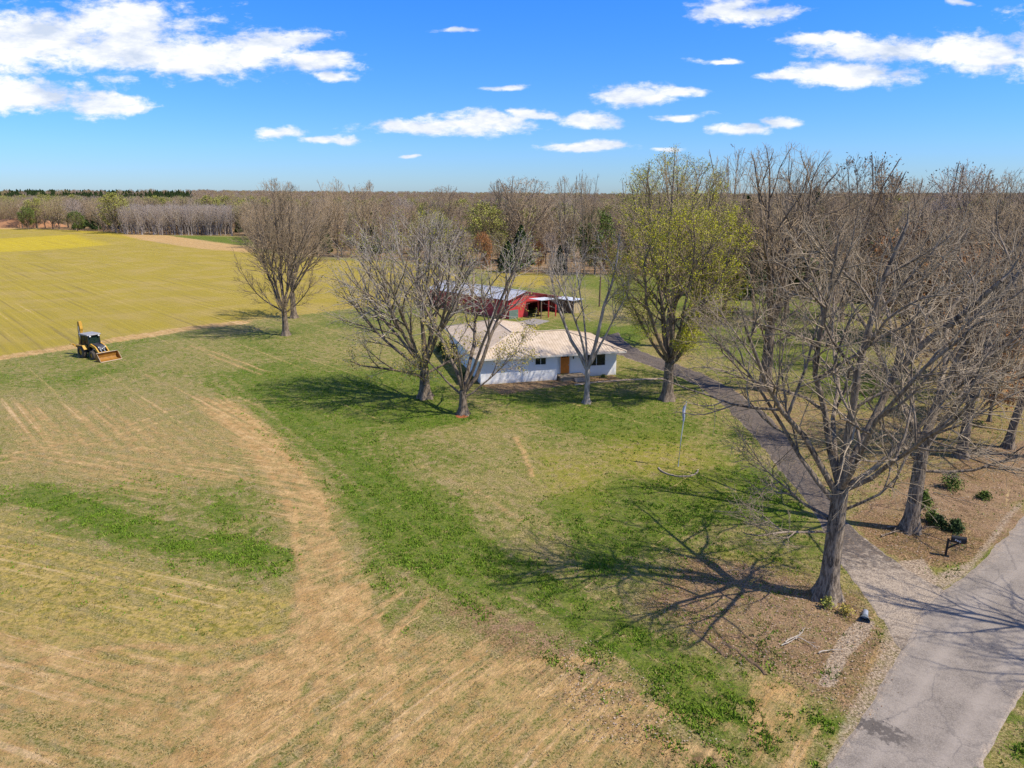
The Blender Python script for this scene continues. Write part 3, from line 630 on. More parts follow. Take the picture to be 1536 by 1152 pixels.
# the big oak by the road
hero('oak_tree', 'huge bare grey oak with flared roots between driveway and road', g(1240, 897), 5.6, 0.43,
     [(R(7), 0.5, 13, 0.52, 1.0), (R(27), 0.12, 14, 0.56, 1.0), (R(38), 3.0, 12, 0.36, 0.93), (R(20), 2.1, 12, 0.40, 1.0), (R(30), 4.4, 11, 0.32, 1.0), (R(50), 2.85, 9.5, 0.26, 0.86),
      (R(58), 0.1, 12, 0.30, 1.0), (R(68), 2.7, 5.0, 0.15, 0.7), (R(75), 3.3, 5.5, 0.17, 0.62), (R(42), 1.2, 11, 0.30, 1.0), (R(64), 5.9, 6, 0.18, 0.8), (R(46), 5.4, 11, 0.28, 0.98)],
     (0.8, 0.8, 10.0, 8.6, 8.2, 8.2, 8.0), KK(n=(0, 8, 7, 7, 0), t0=(0, 0.30, 0.2, 0.15), wob=(0.05, 0.15, 0.19, 0.24, 0.26), trop=(0.02, 0.06, 0.04, 0.03, 0.03), rk=0.0135, rmin=0.008, lr=(0, 0.5, 0.52, 0.5)), (B_OAK, TW_OAK), 101, flare=1.9)
hero('oak_tree', 'bare grey oak with mossy trunk standing behind the mailbox', g(1365, 796), 5.2, 0.40,
     [(R(6), 0, 12, 0.6, 1.0), (R(26), 2.6, 12, 0.5, 1.0), (R(22), 0.4, 13, 0.5, 0.95), (R(36), 1.7, 11, 0.4, 1.0), (R(55), 0.2, 12, 0.34, 0.9), (R(60), 3.2, 7, 0.26, 0.8), (R(40), 5.0, 10, 0.36, 0.95), (R(70), 5.9, 8, 0.24, 0.72)],
     (0.5, 0.3, 9.5, 8.4, 8.0, 9.3, 7.0), KK(wob=(0.05, 0.13, 0.18, 0.23, 0.25), n=(0, 7, 7, 6, 0), t0=(0, 0.3, 0.2, 0.15), rk=0.0125, rmin=0.008), (B_OAK, TW_OAK), 102)
hero('maple_tree', 'maple with bright yellow-green new leaves where the walk meets the driveway', g(1001, 600), 3.6, 0.50,
     stems(8, 8, 36, 19, 0.42, 1.0, 5) + [(R(48), 0.15, 9, 0.42, 0.95), (R(44), 3.2, 9, 0.3, 1.0), (R(56), 5.2, 6, 0.25, 0.9)],
     (0.2, 0, 12.6, 6.3, 6.3, 9.9, 8.6), KK(ang=(0, R(34), R(36), R(40)), trop=(0.02, 0.07, 0.06, 0.05, 0.04), n=(0, 10, 7, 5, 0), lr=(0, 0.40, 0.48, 0.48), rk=0.014, rmin=0.009), (B_DARK, TW_TAN), 103,
     leaves=[(L_YG, 30000, 0.054, 0.17, lambda T: (T[:, 2] > 4.2) & (T[:, 2] < 17.5)), (L_YG, 9000, 0.05, 0.12, lambda T: T[:, 2] > 14), (L_OLIVE, 5000, 0.045, 0.12)])
hero('birch_tree', 'slender pale grey tree forking low in front of the brown-orange front door', g(880, 605), 3.3, 0.27,
     [(R(5), 0, 12, 0.72, 1.0), (R(24), 2.9, 11, 0.68, 0.95), (R(30), 0.3, 9.5, 0.5, 1.0), (R(18), 3.6, 10, 0.45, 1.0), (R(15), 1.4, 10, 0.4, 1.0)],
     (-0.2, 0, 10.6, 4.2, 4.2, 5.9, 6.4), KK(n=(0, 7, 8, 7, 0), t0=(0, 0.45, 0.2, 0.15), ang=(0, R(36), R(40), R(45)), rk=0.014, rmin=0.009, lr=(0, 0.42, 0.55, 0.5)), (B_PALE, TW_PALE), 104)
hero('ash_tree', 'leaning many-stemmed tree with a few ochre leaves at the house corner, base on red soil', g(695, 622), 2.2, 0.36,
     [(R(42), 0.35, 13, 0.55, 0.9), (R(12), 1.2, 14, 0.52, 1.0), (R(18), 3.0, 13, 0.5, 1.0), (R(55), 2.9, 6, 0.3, 0.8), (R(28), 4.6, 8, 0.3, 1.0), (R(26), 0.1, 13, 0.42, 1.0), (R(62), 0.3, 6, 0.26, 0.7)],
     (1.8, 0.3, 9.6, 6.6, 5.2, 7.6, 7.6), KK(n=(0, 6, 6, 5, 0), wob=(0.05, 0.12, 0.17, 0.24, 0.26), t0=(0, 0.38, 0.2, 0.15), rk=0.016, rmin=0.0095), (B_DARK, TW_PALE), 105,
     leaves=[(L_BUFF, 1700, 0.075, 0.15, lambda T: (T[:, 2] < 9)), (L_OLIVE, 1500, 0.06, 0.15)])
hero('elm_tree', 'wide silvery elm with faint green buds left of the house', g(638, 597), 3.0, 0.50,
     stems(10, 10, 50, 16, 0.38, 1.0, 8) + [(R(62), 3.0, 11, 0.36, 0.9), (R(66), 2.4, 8, 0.26, 0.85), (R(70), 3.6, 8, 0.3, 0.7), (R(60), 0.3, 5, 0.3, 0.8), (R(75), 4.7, 5, 0.24, 0.6)],
     (-1.1, 0, 9.0, 8.4, 7.6, 8.6, 7.6), KK(n=(0, 8, 7, 6, 0), t0=(0, 0.3, 0.2, 0.15), ang=(0, R(34), R(38), R(42)), trop=(0.02, 0.06, 0.06, 0.06, 0.05), rk=0.014, rmin=0.008), (B_DARK, TW_PALE), 106,
     leaves=[(L_OLIVE, 6500, 0.06, 0.14), (L_YG, 6500, 0.055, 0.14), (L_BUFF, 900, 0.09, 0.2, lambda T: T[:, 2] < 6)])
K8 = KK(n=(0, 9, 8, 5, 0), ang=(0, R(32), R(34), R(38)), trop=(0.02, 0.09, 0.07, 0.06, 0.05), rmin=0.0115, rk=0.0155, lr=(0, 0.42, 0.5, 0.5))
hero('hackberry_tree', 'dense bare vase-shaped brown tree alone at the gold field edge', g(429, 503), 3.6, 0.42,
     stems(9, 6, 36, 18, 0.38, 1.0, 9) + [(R(60), 3.1, 9, 0.26, 0.9), (R(62), 0.2, 8, 0.26, 0.85), (R(68), 2.2, 7, 0.22, 0.8), (R(66), 5.0, 7, 0.22, 0.75)],
     (0, 0, 11.2, 7.1, 7.0, 9.2, 8.6), K8, (B_DARK, TW_BROWN), 107)
hero('hackberry_tree', 'bare brown tree just behind the lone field-edge tree', g(441, 477), 4.0, 0.45,
     stems(7, 8, 40, 16, 0.36, 1.0, 19), (1.5, 0, 11, 8.0, 7.0, 8.2, 7.6), K8, (B_DARK, TW_BROWN), 108)
hero('oak_tree', 'tall bare oak with a thick straight trunk right of the driveway bend', g(1147, 585), 6.5, 0.56,
     stems(6, 6, 36, 18, 0.42, 1.0, 12) + stems(5, 40, 66, 9, 0.2, 0.9, 13, zj=0.25),
     (-0.1, 0, 13.5, 7.6, 7.0, 9.6, 8.8), KK(n=(0, 8, 7, 5, 0), rk=0.014, wob=(0.05, 0.12, 0.17, 0.22, 0.25), rmin=0.009), (B_DARK, TW_BROWN), 109)
hero('maple_tree', 'second maple with fewer yellow-green leaves on the far side of the driveway', g(1003, 520), 5.0, 0.5,
     stems(9, 8, 38, 18, 0.46, 1.0, 15), (-0.4, 0, 13.4, 8.8, 7.8, 9.8, 8.6), KK(rmin=0.011, rk=0.015, n=(0, 8, 7, 5, 0), ang=(0, R(34), R(36), R(40)), trop=(0.02, 0.07, 0.06, 0.05, 0.04)), (B_DARK, TW_TAN), 110,
     leaves=[(L_OLIVE, 5000, 0.08, 0.2), (L_YG, 2500, 0.09, 0.2, lambda T: T[:, 2] < 12)])
# ---------------------------------------------------------------- woods
def bg_mesh(name, seed, h, rad, twig, leaf=None, nleaf=0, lsize=0.35, spread=0.4, narrow=False, barkm=None, bot=0.25, nst=7, K=None, leafz=0.0, rmin=0.019, full=(8, 6, 4)):
    cz = h * (0.5 + bot * 0.5)
    T = Tree(seed, (0, 0, cz, rad, rad, h - cz, cz - h * bot * 0.6), segs=(5, 5, 4, 3, 2, 2), sides=(7, 5, 4, 3, 3, 3))
    k = K or KK(max=4, n=(0,) + full + (0,), rmin=rmin, rk=0.017, ang=(0, R(38), R(40), R(42)), lr=(0, 0.46, 0.5, 0.5), lout=0.7, trop=(0.02, 0.06, 0.06, 0.06, 0.05))
    ht = h * (0.16 if not narrow else 0.12)
    V0, Q0, top = trunk_mesh(T, ht, h * 0.016 + 0.05, (0, 0), 1.5, seed, 8)
    for (ang, az, L, rf, z0) in stems(nst, 4, 15 if narrow else 42, h, 0.5, 1.0, seed) + ([] if narrow else stems(3, 55, 72, h * 0.35, 0.3, 0.9, seed + 1, zj=0.3)):
        p = (0, 0, ht * z0 - 0.1); d = (sin(ang) * cos(az), sin(ang) * sin(az), cos(ang))
        T.grow(p, d, min(L, T.envd(p, d) * 0.93), (h * 0.016 + 0.05) * rf, 1, k)
    V1, Q1 = T.tubes([1]); V2, Q2 = T.tubes([2, 3, 4, 5])
    V = [V0, V1, V2]; Q = [Q0, Q1 + len(V0), Q2 + len(V0) + len(V1)]; mi = [0] * (len(Q0) + len(Q1)) + [1] * len(Q2)
    mats = [barkm or B_DARK, twig]
    if leaf:
        x = T.leaves(nleaf, lsize, spread, seed, (lambda A: A[:, 2] > leafz * h)); V.append(x[0]); Q.append(x[1] + sum(len(v) for v in V[:-1])); mi += [2] * len(x[1]); mats.append(leaf)
    return np_mesh(name, np.concatenate(V), np.concatenate(Q), None, mats, mi)
def cedar_mesh(name, seed, h, rad):
    rg = np.random.default_rng(seed); n = 7000
    z = rg.random(n) ** 1.15; r = rad * (1 - z) ** 0.75 * (0.6 + 0.55 * rg.random(n)); a = rg.random(n) * 6.283
    r = r * (1 + 0.3 * np.sin(3 * a + 9 * z) * np.sin(14 * z + 2 * a)); c = np.stack([r * np.cos(a), r * np.sin(a), h * (0.05 + 0.95 * z)], 1)
    V, Q = leafquads(c, 0.34, rg); mb = MB(); mb.tube([(0, 0, -0.2), (0, 0, h * 0.5), (0, 0, h * 0.95)], [0.22, 0.14, 0.03], 7)
    V0 = np.array(mb.v); q0 = np.array([f for f in mb.f if len(f) == 4])
    return np_mesh(name, np.concatenate([V0, V]), np.concatenate([q0, Q + len(V0)]), None, [B_DARK, L_CEDAR], [0] * len(q0) + [1] * len(Q))
def shrub_mesh(name, seed, h, rad, twig, leaf=None, nleaf=0, ls=0.2):
    T = Tree(seed, (0, 0, h * 0.45, rad, rad, h * 0.55, h * 0.5), segs=(4, 4, 4, 3, 2, 2), sides=(5, 4, 3, 3, 3, 3))
    k = KK(max=3, n=(0, 8, 6, 0), rmin=0.022, rk=0.018, ang=(0, R(38), R(40)), lr=(0, 0.5, 0.5), lout=0.3)
    for i in range(13):
        a = i * 2.4; ang = R(5 + 60 * ((i * 0.618) % 1)); d = (sin(ang) * cos(a), sin(ang) * sin(a), cos(ang)); p = (0.25 * rad * cos(a), 0.25 * rad * sin(a), -0.1)
        T.grow(p, d, max(0.5, T.envd(p, d) * 0.95), 0.05, 1, k)
    V1, Q1 = T.tubes([1, 2, 3, 4]); V = [V1]; Q = [Q1]; mi = [0] * len(Q1); mats = [twig]
    if leaf: x = T.leaves(nleaf, ls, 0.25 * rad / 3 + 0.05, seed); V.append(x[0]); Q.append(x[1] + len(V1)); mi += [1] * len(x[1]); mats.append(leaf)
    return np_mesh(name, np.concatenate(V), np.concatenate(Q), None, mats, mi)
# kind: mesh, natural height
WK = {
 'brown': [(bg_mesh('woodland_tree', 201, 18, 6.0, TW_BROWN, L_BROWN, 900, 0.14), 18), (bg_mesh('woodland_tree', 202, 18, 5.2, TW_BROWN, nst=7), 18), (bg_mesh('woodland_tree', 207, 18, 6.8, TW_BROWN, L_BROWN, 1200, 0.14, nst=9), 18)],
 'grey': [(bg_mesh('woodland_tree', 203, 18, 5.6, TW_GREY), 18), (bg_mesh('woodland_tree', 204, 18, 6.4, TW_MAUVE, L_BROWN, 700, 0.13), 18)],
 'tan': [(bg_mesh('woodland_tree', 205, 18, 6.2, TW_TAN, L_OLIVE, 1000, 0.15), 18)],
 'bud': [(bg_mesh('budding_tree', 206, 18, 6.4, TW_TAN, L_OLIVE, 4200, 0.24), 18)],
 'green': [(bg_mesh('leafing_tree', 208, 14, 5.0, TW_TAN, L_GREEN, 4200, 0.24), 14)],
 'gold': [(bg_mesh('leafing_tree', 209, 17, 7.5, TW_TAN, L_BUFF, 5200, 0.26), 17)],
 'rust': [(bg_mesh('rusty_leaved_tree', 210, 10, 4.2, TW_BROWN, L_RUST, 3600, 0.2), 10)],
 'cedar': [(cedar_mesh('cedar_tree', 211, 14, 3.6), 14), (cedar_mesh('cedar_tree', 212, 14, 3.0), 14)],
 'pole': [(bg_mesh('young_tree', 213, 14, 2.6, TW_MAUVE, narrow=True, nst=5, barkm=B_PALE, bot=0.3, full=(8, 5, 3)), 14), (bg_mesh('young_tree', 214, 14, 2.3, TW_GREY, narrow=True, nst=4, barkm=B_PALE, bot=0.35, full=(8, 5, 3)), 14)],
 'thicket': [(shrub_mesh('thicket_shrub', 215, 5, 3.6, TW_BROWN), 5), (shrub_mesh('thicket_shrub', 216, 5, 3.2, TW_MAUVE, L_BROWN, 500, 0.12), 5), (shrub_mesh('thicket_shrub', 217, 5, 3.4, TW_TAN, L_OLIVE, 900, 0.16), 5)],
}
NAMES = {'brown': 'woodland_tree', 'grey': 'woodland_tree', 'tan': 'woodland_tree', 'bud': 'budding_tree', 'green': 'leafing_tree', 'gold': 'leafing_tree', 'rust': 'rusty_leaved_tree', 'cedar': 'cedar_tree', 'pole': 'young_tree', 'thicket': 'thicket_shrub'}
rw = random.Random(77)
def plant(kind, X, Y, h, label, group=None, cat='tree', wide=1.0, var=None):
    me, h0 = WK[kind][(rw.randrange(len(WK[kind])) if var is None else var) % len(WK[kind])]; s_ = h / h0
    z = float(hills(np.array([X]), np.array([Y]))[0])
    o = link(NAMES[kind], me, loc=(X, Y, z), rz=rw.random() * 6.28, label=label, cat=cat, group=group); q = s_ * wide
    o.scale = (q * rw.uniform(0.92, 1.1), q * rw.uniform(0.92, 1.1), s_)
    return o
def at_top(u, v, Y):
    """plan position and height of a tree at distance Y whose top reaches that height"""
    el = math.atan((576 - v) / F) - PITCH; h = H + Y * tan(el)
    zd = Y * cos(PITCH) - (h - H) * sin(PITCH)
    return (u - 768) / F * zd, h
SKY = [('brown', 500, 268, 215, 'tall bare tree with a split crown topping the skyline behind the lone field-edge tree', 0.8, 1), ('brown', 548, 274, 225, 'bare crown on the skyline, right of the tall split-crowned one', 0.85, 0),
       ('brown', 664, 279, 250, 'small round bare crown alone on the skyline above the middle of the woods', 0.8, 2), ('grey', 752, 272, 205, 'loose bare tree on the skyline touching the domed crown', 0.8, 0),
       ('brown', 786, 266, 205, 'domed bare crown standing on the skyline above the barn', 1.05, 2), ('grey', 852, 266, 180, 'tall thin bare tree left of the taller spindly one on the skyline', 0.7, 0),
       ('brown', 880, 259, 172, 'tallest spindly bare tree on the skyline above the slender pale tree', 0.55, 1),
       ('brown', 1106, 222, 105, 'tall open bare tree rising into the sky between maple and thick-trunked oak', 0.62, 1), ('grey', 1200, 241, 104, 'tall bare tree rising into the sky right of the thick-trunked oak', 0.72, 0),
       ('brown', 1290, 234, 108, 'broad round bare crown against the sky behind the huge oak', 0.85, 2), ('brown', 1345, 264, 112, 'lower bare crown joined to the broad round one on the skyline', 0.8, 0),
       ('grey', 1442, 250, 92, 'twiggy bare crown against the sky above the rusty leaves', 0.75, 1), ('brown', 1505, 263, 90, 'bare crown against the sky at the right-hand edge of the picture', 0.75, 1),
       ('cedar', 1122, 296, 135, 'dark cedar top showing between the maple and the thick-trunked oak', 0.9, 0), ('cedar', 1225, 282, 140, 'tall dark cedar behind the tall bare trees', 1.0, 1), ('cedar', 1330, 300, 130, 'dark cedar behind the lower bare crown', 1.1, 0),
       ('cedar', 782, 338, 196, 'dark cedar at the foot of the domed skyline crown', 1.2, 1), ('green', 895, 318, 176, 'fresh green tree low behind the spindly skyline tree', 0.8, 0),
       ('bud', 726, 306, 200, 'yellow-green rounded tree in the woods left of the domed crown', 1.0, 0), ('rust', 724, 352, 176, 'small orange-leaved tree in the thicket behind the barn', 0.5, 0), ('rust', 808, 362, 182, 'second orange-leaved tree low in the thicket, above the barn ridge', 0.45, 0),
       ('bud', 168, 291, 372, 'big ochre-budded tree at the corner where wood meets plantation', 1.15, 0), ('green', 38, 312, 415, 'green-leaved tree in the far wood beyond the yellow stripe', 1.0, 0), ('green', 112, 318, 392, 'low dark green tree at the edge of the far wood', 1.1, 0),
       ('rust', 1470, 380, 72, 'rust-leaved beech behind the huge oak, nearest the right edge', 0.9, 0), ('rust', 1400, 345, 95, 'rust-tinged tree standing deep in the right-hand wood', 1.1, 0), ('rust', 1512, 470, 58, 'low rust-leaved sapling beside the leaning trunk', 0.8, 0),
       ('cedar', 840, 368, 183, 'dark evergreen low in the thicket behind the small shed', 1.3, 1), ('cedar', 762, 362, 181, 'dark evergreen clump behind the barn roof', 1.5, 0), ('cedar', 1075, 330, 142, 'broad dark cedar seen through the maple crown', 1.2, 0), ('cedar', 1160, 420, 128, 'small dark evergreen behind the thick-trunked oak', 1.4, 1)]
taken = []
for k, u, v, Y, lab, wd, var in SKY:
    X, h = at_top(u, v, Y); plant(k, X, Y, h, lab, wide=wd, var=var); taken.append((X, Y, 3.0))
ZONES = [  # s range by px column, depth of individual rows, spacing, heights, kinds, label, group
 (-350, 188, 34, 10.0, (15, 18.5), ['brown'] * 4 + ['grey'] * 3 + ['tan'] * 3 + ['bud', 'cedar'], 'tree of the far mixed wood beyond the gold field', 'far wood beyond the gold field'),
 (190, 372, 7, 4.4, (13.2, 14.6), ['pole'], 'slim pale young tree in the even plantation wall behind the green strip', 'young plantation trees'),
 (372, 640, 40, 8.5, (9, 16), ['brown'] * 4 + ['grey'] * 3 + ['thicket', 'tan', 'bud', 'cedar'], 'leafless tree of the brown wood behind the lone tree and the silvery elm', 'brown wood behind the field-edge trees'),
 (640, 900, 34, 8.0, (7, 14), ['brown'] * 3 + ['grey'] * 3 + ['tan', 'bud', 'cedar', 'thicket', 'thicket'], 'leafless tree or thorny thicket behind the red barn', 'thicket behind the red barn'),
 (900, 1150, 34, 8.5, (11, 17), ['brown'] * 3 + ['tan'] * 2 + ['bud', 'grey', 'thicket'], 'leafless tree of the wood beyond the meadow and maples', 'wood beyond the meadow'),
 (1150, 1800, 44, 13, (12, 20), ['brown'] * 5 + ['tan'] * 2 + ['grey', 'rust', 'thicket'], 'tall leafless tree of the wood on the far side of the right-hand lawn', 'wood beyond the right-hand lawn')]
def s_of(u): return (u - 768) / F / cos(PITCH) * 1.0
cand_far = []
def ok(X, Y, d):
    for (a, b_, c_) in taken:
        if (X - a) ** 2 + (Y - b_) ** 2 < (max(d, c_)) ** 2: return False
    return True
n_ind = 0
for (u0, u1, dep, spc, hr, kinds, lab, grp) in ZONES:
    s0, s1_ = s_of(u0), s_of(u1); Ym = float(wood_front((s0 + s1_) / 2)); area = (s1_ - s0) * Ym * dep; want = int(area / spc ** 2 * 1.25); tries = 0; got = 0
    rr_ = random.Random(int(u0) + 7)
    while tries < want * 12 and got < want and n_ind < 268:
        tries += 1; s_ = rr_.uniform(s0, s1_); Yf = float(wood_front(s_)); Y = Yf + dep * rr_.random() ** 1.1; X = s_ * Y
        if not ok(X, Y, spc * 0.72): continue
        kd = rr_.choice(kinds); h = rr_.uniform(*hr)
        if kd == 'thicket' or (Y - Yf) < 3 and kd not in ('pole',) and rr_.random() < 0.5: kd = 'thicket'; h = rr_.uniform(3.5, 6)
        if kd == 'cedar': h *= 0.6
        if kd == 'rust': h *= 0.55
        kn = {'brown': 'bare brown', 'grey': 'bare grey-mauve', 'tan': 'tan budding', 'bud': 'olive-budded', 'cedar': 'dark evergreen', 'thicket': 'low leafless shrubby', 'rust': 'rust-leaved', 'pole': 'bare'}[kd]
        base = lab.replace('leafless tree or thorny thicket', 'plant' if kd == 'thicket' else 'tree').replace('tall leafless', '').replace('leafless ', '').strip()
        plant(kd, X, Y, h, (kn + ' ' + base) if kd != 'pole' else 'slim bare young tree in the even pale plantation behind the green strip', grp + (', ' + kn + ' ones' if kd != 'pole' else ''), cat='shrub' if kd == 'thicket' else 'tree')
        taken.append((X, Y, spc * 0.6)); got += 1; n_ind += 1
# the rest of the woods, beyond count
def far_points(zones, seed):
    rg = np.random.default_rng(seed); out = []
    for (u0, u1, d0, d1, spc, hr) in zones:
        s0, s1_ = s_of(u0), s_of(u1); Ym = float(wood_front((s0 + s1_) / 2)); n = int((s1_ - s0) * (Ym + (d0 + d1) / 2) * (d1 - d0) / spc ** 2)
        s_ = rg.uniform(s0, s1_, n); Yf = wood_front(s_); a = Yf + d0; b_ = Yf + d1
        Y = np.sqrt(a * a + (b_ * b_ - a * a) * rg.random(n)); X = s_ * Y
        out.append(np.stack([X, Y, hills(X, Y) - 0.3, rg.uniform(hr[0], hr[1], n)], 1))
    return np.concatenate(out)
def gn_forest(name, pts, protos, h0, label, cat, seed):
    n = len(pts); me = bpy.data.meshes.new(name); me.vertices.add(n); me.vertices.foreach_set('co', pts[:, :3].astype(np.float32).ravel())
    a = me.attributes.new('hs', 'FLOAT', 'POINT'); a.data.foreach_set('value', (pts[:, 3] / h0).astype(np.float32))
    o = link(name, me, label=label, cat=cat, kind='stuff')
    ng = bpy.data.node_groups.new(name, 'GeometryNodeTree'); ng.interface.new_socket('Geometry', in_out='INPUT', socket_type='NodeSocketGeometry'); ng.interface.new_socket('Geometry', in_out='OUTPUT', socket_type='NodeSocketGeometry')
    N = ng.nodes; L = ng.links; gi = N.new('NodeGroupInput'); go_ = N.new('NodeGroupOutput'); ip = N.new('GeometryNodeInstanceOnPoints'); jn = N.new('GeometryNodeJoinGeometry')
    for p in protos:
        oi = N.new('GeometryNodeObjectInfo'); oi.inputs[0].default_value = p; oi.inputs['As Instance'].default_value = True; oi.transform_space = 'ORIGINAL'; L.new(oi.outputs['Geometry'], jn.inputs[0])
    L.new(gi.outputs[0], ip.inputs['Points']); L.new(jn.outputs[0], ip.inputs['Instance']); ip.inputs['Pick Instance'].default_value = True
    rv = N.new('FunctionNodeRandomValue'); rv.data_type = 'FLOAT_VECTOR'; rv.inputs[0].default_value = (0, 0, 0); rv.inputs[1].default_value = (0, 0, 6.28); rv.inputs['Seed'].default_value = seed
    L.new(rv.outputs[0], ip.inputs['Rotation'])
    na = N.new('GeometryNodeInputNamedAttribute'); na.data_type = 'FLOAT'; na.inputs['Name'].default_value = 'hs'; L.new(na.outputs[0], ip.inputs['Scale'])
    L.new(ip.outputs[0], go_.inputs[0]); md = o.modifiers.new('scatter', 'NODES'); md.node_group = ng
    return o
def proto_objs(kinds):
    out = []
    for k, i in kinds:
        me = WK[k][i][0]; o = next((o for o in bpy.data.objects if o.data == me), None)
        if o: out.append(o)
    return out
P1 = far_points([(-350, 188, 34, 300, 11, (15, 19)), (372, 640, 40, 300, 9.5, (10, 18)), (640, 900, 34, 300, 9.5, (9, 17.5)), (900, 1150, 34, 300, 10, (11, 18.5)), (1150, 1750, 44, 260, 14, (13, 18.5)), (188, 372, 60, 300, 10, (15, 18.5))], 5)
gn_forest('woods', P1, proto_objs([('brown', 0), ('brown', 1), ('brown', 2), ('grey', 0), ('grey', 1), ('tan', 0), ('brown', 0), ('bud', 0), ('grey', 0), ('brown', 2), ('cedar', 1)]), 18, 'dense leafless brown woods filling the distance behind the field and barn', 'woods', 3)
P2 = far_points([(190, 371, 7, 62, 3.4, (13, 14.6))], 6)
gn_forest('plantation_woods', P2, proto_objs([('pole', 0), ('pole', 1)]), 14, 'even pale mauve plantation of slim bare young trees beyond the green strip', 'plantation', 4)
rg_ = np.random.default_rng(8)
nf_ = 7500; s_ = rg_.uniform(-1.0, 1.0, nf_); Yq = np.sqrt(520 ** 2 + (2100 ** 2 - 520 ** 2) * rg_.random(nf_)); Xq = s_ * Yq
keep = Yq > wood_front(s_) + 240
P3 = np.stack([Xq, Yq, hills(Xq, Yq) - 0.5, rg_.uniform(13, 18, nf_) * 1.0], 1)[keep]
ev = fbm(P3[:, 0], P3[:, 1], 260, 3, 91) > 0.44 + 9 * (P3[:, 0] / P3[:, 1] > -0.43)
gn_forest('distant_woods', P3[~ev], proto_objs([('brown', 0), ('brown', 2), ('grey', 1), ('tan', 0)]), 18, 'brown leafless forest on the low hills along the horizon', 'woods', 5)
pe = P3[ev & (P3[:, 1] > 800)]; gn_forest('evergreen_woods', pe, proto_objs([('cedar', 0), ('cedar', 1)]), 15, 'dark evergreen pine patches on the horizon hills', 'woods', 6)
# mid trees of the right-hand lawn and wood edge: one built, the others copied with their parts
def copy_tree(o, loc, rz, s_, label, group=None):
    c = o.copy(); col.objects.link(c); c.location = (loc[0], loc[1], 0); c.rotation_euler = (0, 0, rz); c.scale = (s_[0], s_[0], s_[1]); c['label'] = label
    if group: c['group'] = group
    elif 'group' in c: del c['group']
    for ch in list(o.children):
        q = ch.copy(); col.objects.link(q); q.parent = c
    return c
KM = KK(rmin=0.009, rk=0.0135, n=(0, 7, 7, 5, 0), wob=(0.05, 0.12, 0.17, 0.22, 0.25))
mA, _ = hero('lawn_tree', 'dark-trunked bare tree at the wood edge straight behind the mailbox', g(1442, 686), 4.6, 0.36, stems(6, 5, 42, 14, 0.42, 1.0, 31) + stems(4, 50, 75, 7, 0.2, 0.9, 32, zj=0.3), (0, 0, 10.5, 6.2, 6.2, 8, 7), KM, (B_DARK, TW_BROWN), 131)
mB, _ = hero('lawn_tree', 'slim dark trunk leaning right beside the road at the frame edge', g(1512, 672), 6.0, 0.30, stems(6, 5, 34, 13, 0.55, 1.0, 33), (1.2, 0, 12, 5.2, 5.2, 7, 6.5), KM, (B_DARK, TW_BROWN), 132, lean=(0.2, 0.05))
for i, (pr, uv, s_, lab) in enumerate([
    (mA, (1458, 600), (1.0, 1.12), 'bare tree whose dark ivy-clad trunk stands behind the mailbox oak'), (mB, (1131, 499), (0.8, 1.0), 'thin dark trunk in the meadow just left of the thick-trunked oak'),
    (mA, (1244, 520), (0.95, 1.08), 'bare tree on the right-hand lawn behind the huge oak, nearer the driveway'), 
    (mA, (1345, 556), (0.95, 1.1), 'bare tree on the lawn behind the mossy-trunked oak'),
    (mB, (1545, 600), (1.1, 1.1), 'slim bare tree at the picture edge behind the road'),
    (mA, (1590, 690), (1.0, 1.05), 'bare roadside tree whose branches enter at the right edge'), (mA, (1420, 520), (1.1, 1.15), 'bare tree at the far side of the right-hand lawn'),
    (mB, (1180, 470), (1.05, 1.1), 'slim bare tree in the meadow right of the timber frame')]):
    copy_tree(pr, g(*uv), 1.3 * i + 0.6, s_, lab)
hero('roadside_tree', 'bare tree across the road that throws branch shadows on the asphalt', (31.5, 24.5), 4.6, 0.34, stems(5, 8, 44, 14, 0.5, 1.0, 41), (0, 0, 10.5, 6.5, 6.0, 7, 6), KK(rmin=0.014, rk=0.015, n=(0, 6, 5, 3, 0), t0=(0, 0.3, 0.2, 0.2), wob=(0.05, 0.12, 0.17, 0.22, 0.25)), (B_DARK, TW_BROWN), 141)
# ---------------------------------------------------------------- house
HO = (-3.16, 70.2); HA = R(14.8)
house = empty('brick_house', (HO[0], HO[1], 0), HA, label='low white painted brick house with a pale tan ribbed metal hip roof', cat='house')
m, t, b = material('white_painted_brick')
tc_ = t.new('ShaderNodeTexCoord'); s_ = t.new('ShaderNodeSeparateXYZ'); t.put(s_.inputs[0], tc_.outputs['Object'])
cb = t.new('ShaderNodeCombineXYZ'); t.put(cb.inputs[0], t.m('ADD', s_.outputs[0], s_.outputs[1])); t.put(cb.inputs[1], s_.outputs[2])
bk = t.new('ShaderNodeTexBrick'); t.put(bk.inputs['Vector'], cb.outputs[0]); bk.inputs['Scale'].default_value = 1.0; bk.inputs['Brick Width'].default_value = 0.22; bk.inputs['Row Height'].default_value = 0.075
bk.inputs['Mortar Size'].default_value = 0.006; bk.inputs['Color1'].default_value = (0.92, 0.90, 0.85, 1); bk.inputs['Color2'].default_value = (0.89, 0.87, 0.82, 1); bk.inputs['Mortar'].default_value = (0.84, 0.82, 0.77, 1)
nz_ = t.noise(tc_.outputs['Object'], 1.7, 6, 0.7); low_ = t.map(t.m('ADD', s_.outputs[2], t.m('MULTIPLY', nz_, 0.7)), 0.35, 0.8, 1, 0)
c = t.mix(t.m('MULTIPLY', t.map(nz_, 0.56, 0.75), 0.25), bk.outputs['Color'], (0.65, 0.63, 0.60)); c = t.mix(t.m('MULTIPLY', low_, 0.5), c, (0.42, 0.35, 0.27))
t.put(b.inputs['Base Color'], c); b.inputs['Roughness'].default_value = 0.85
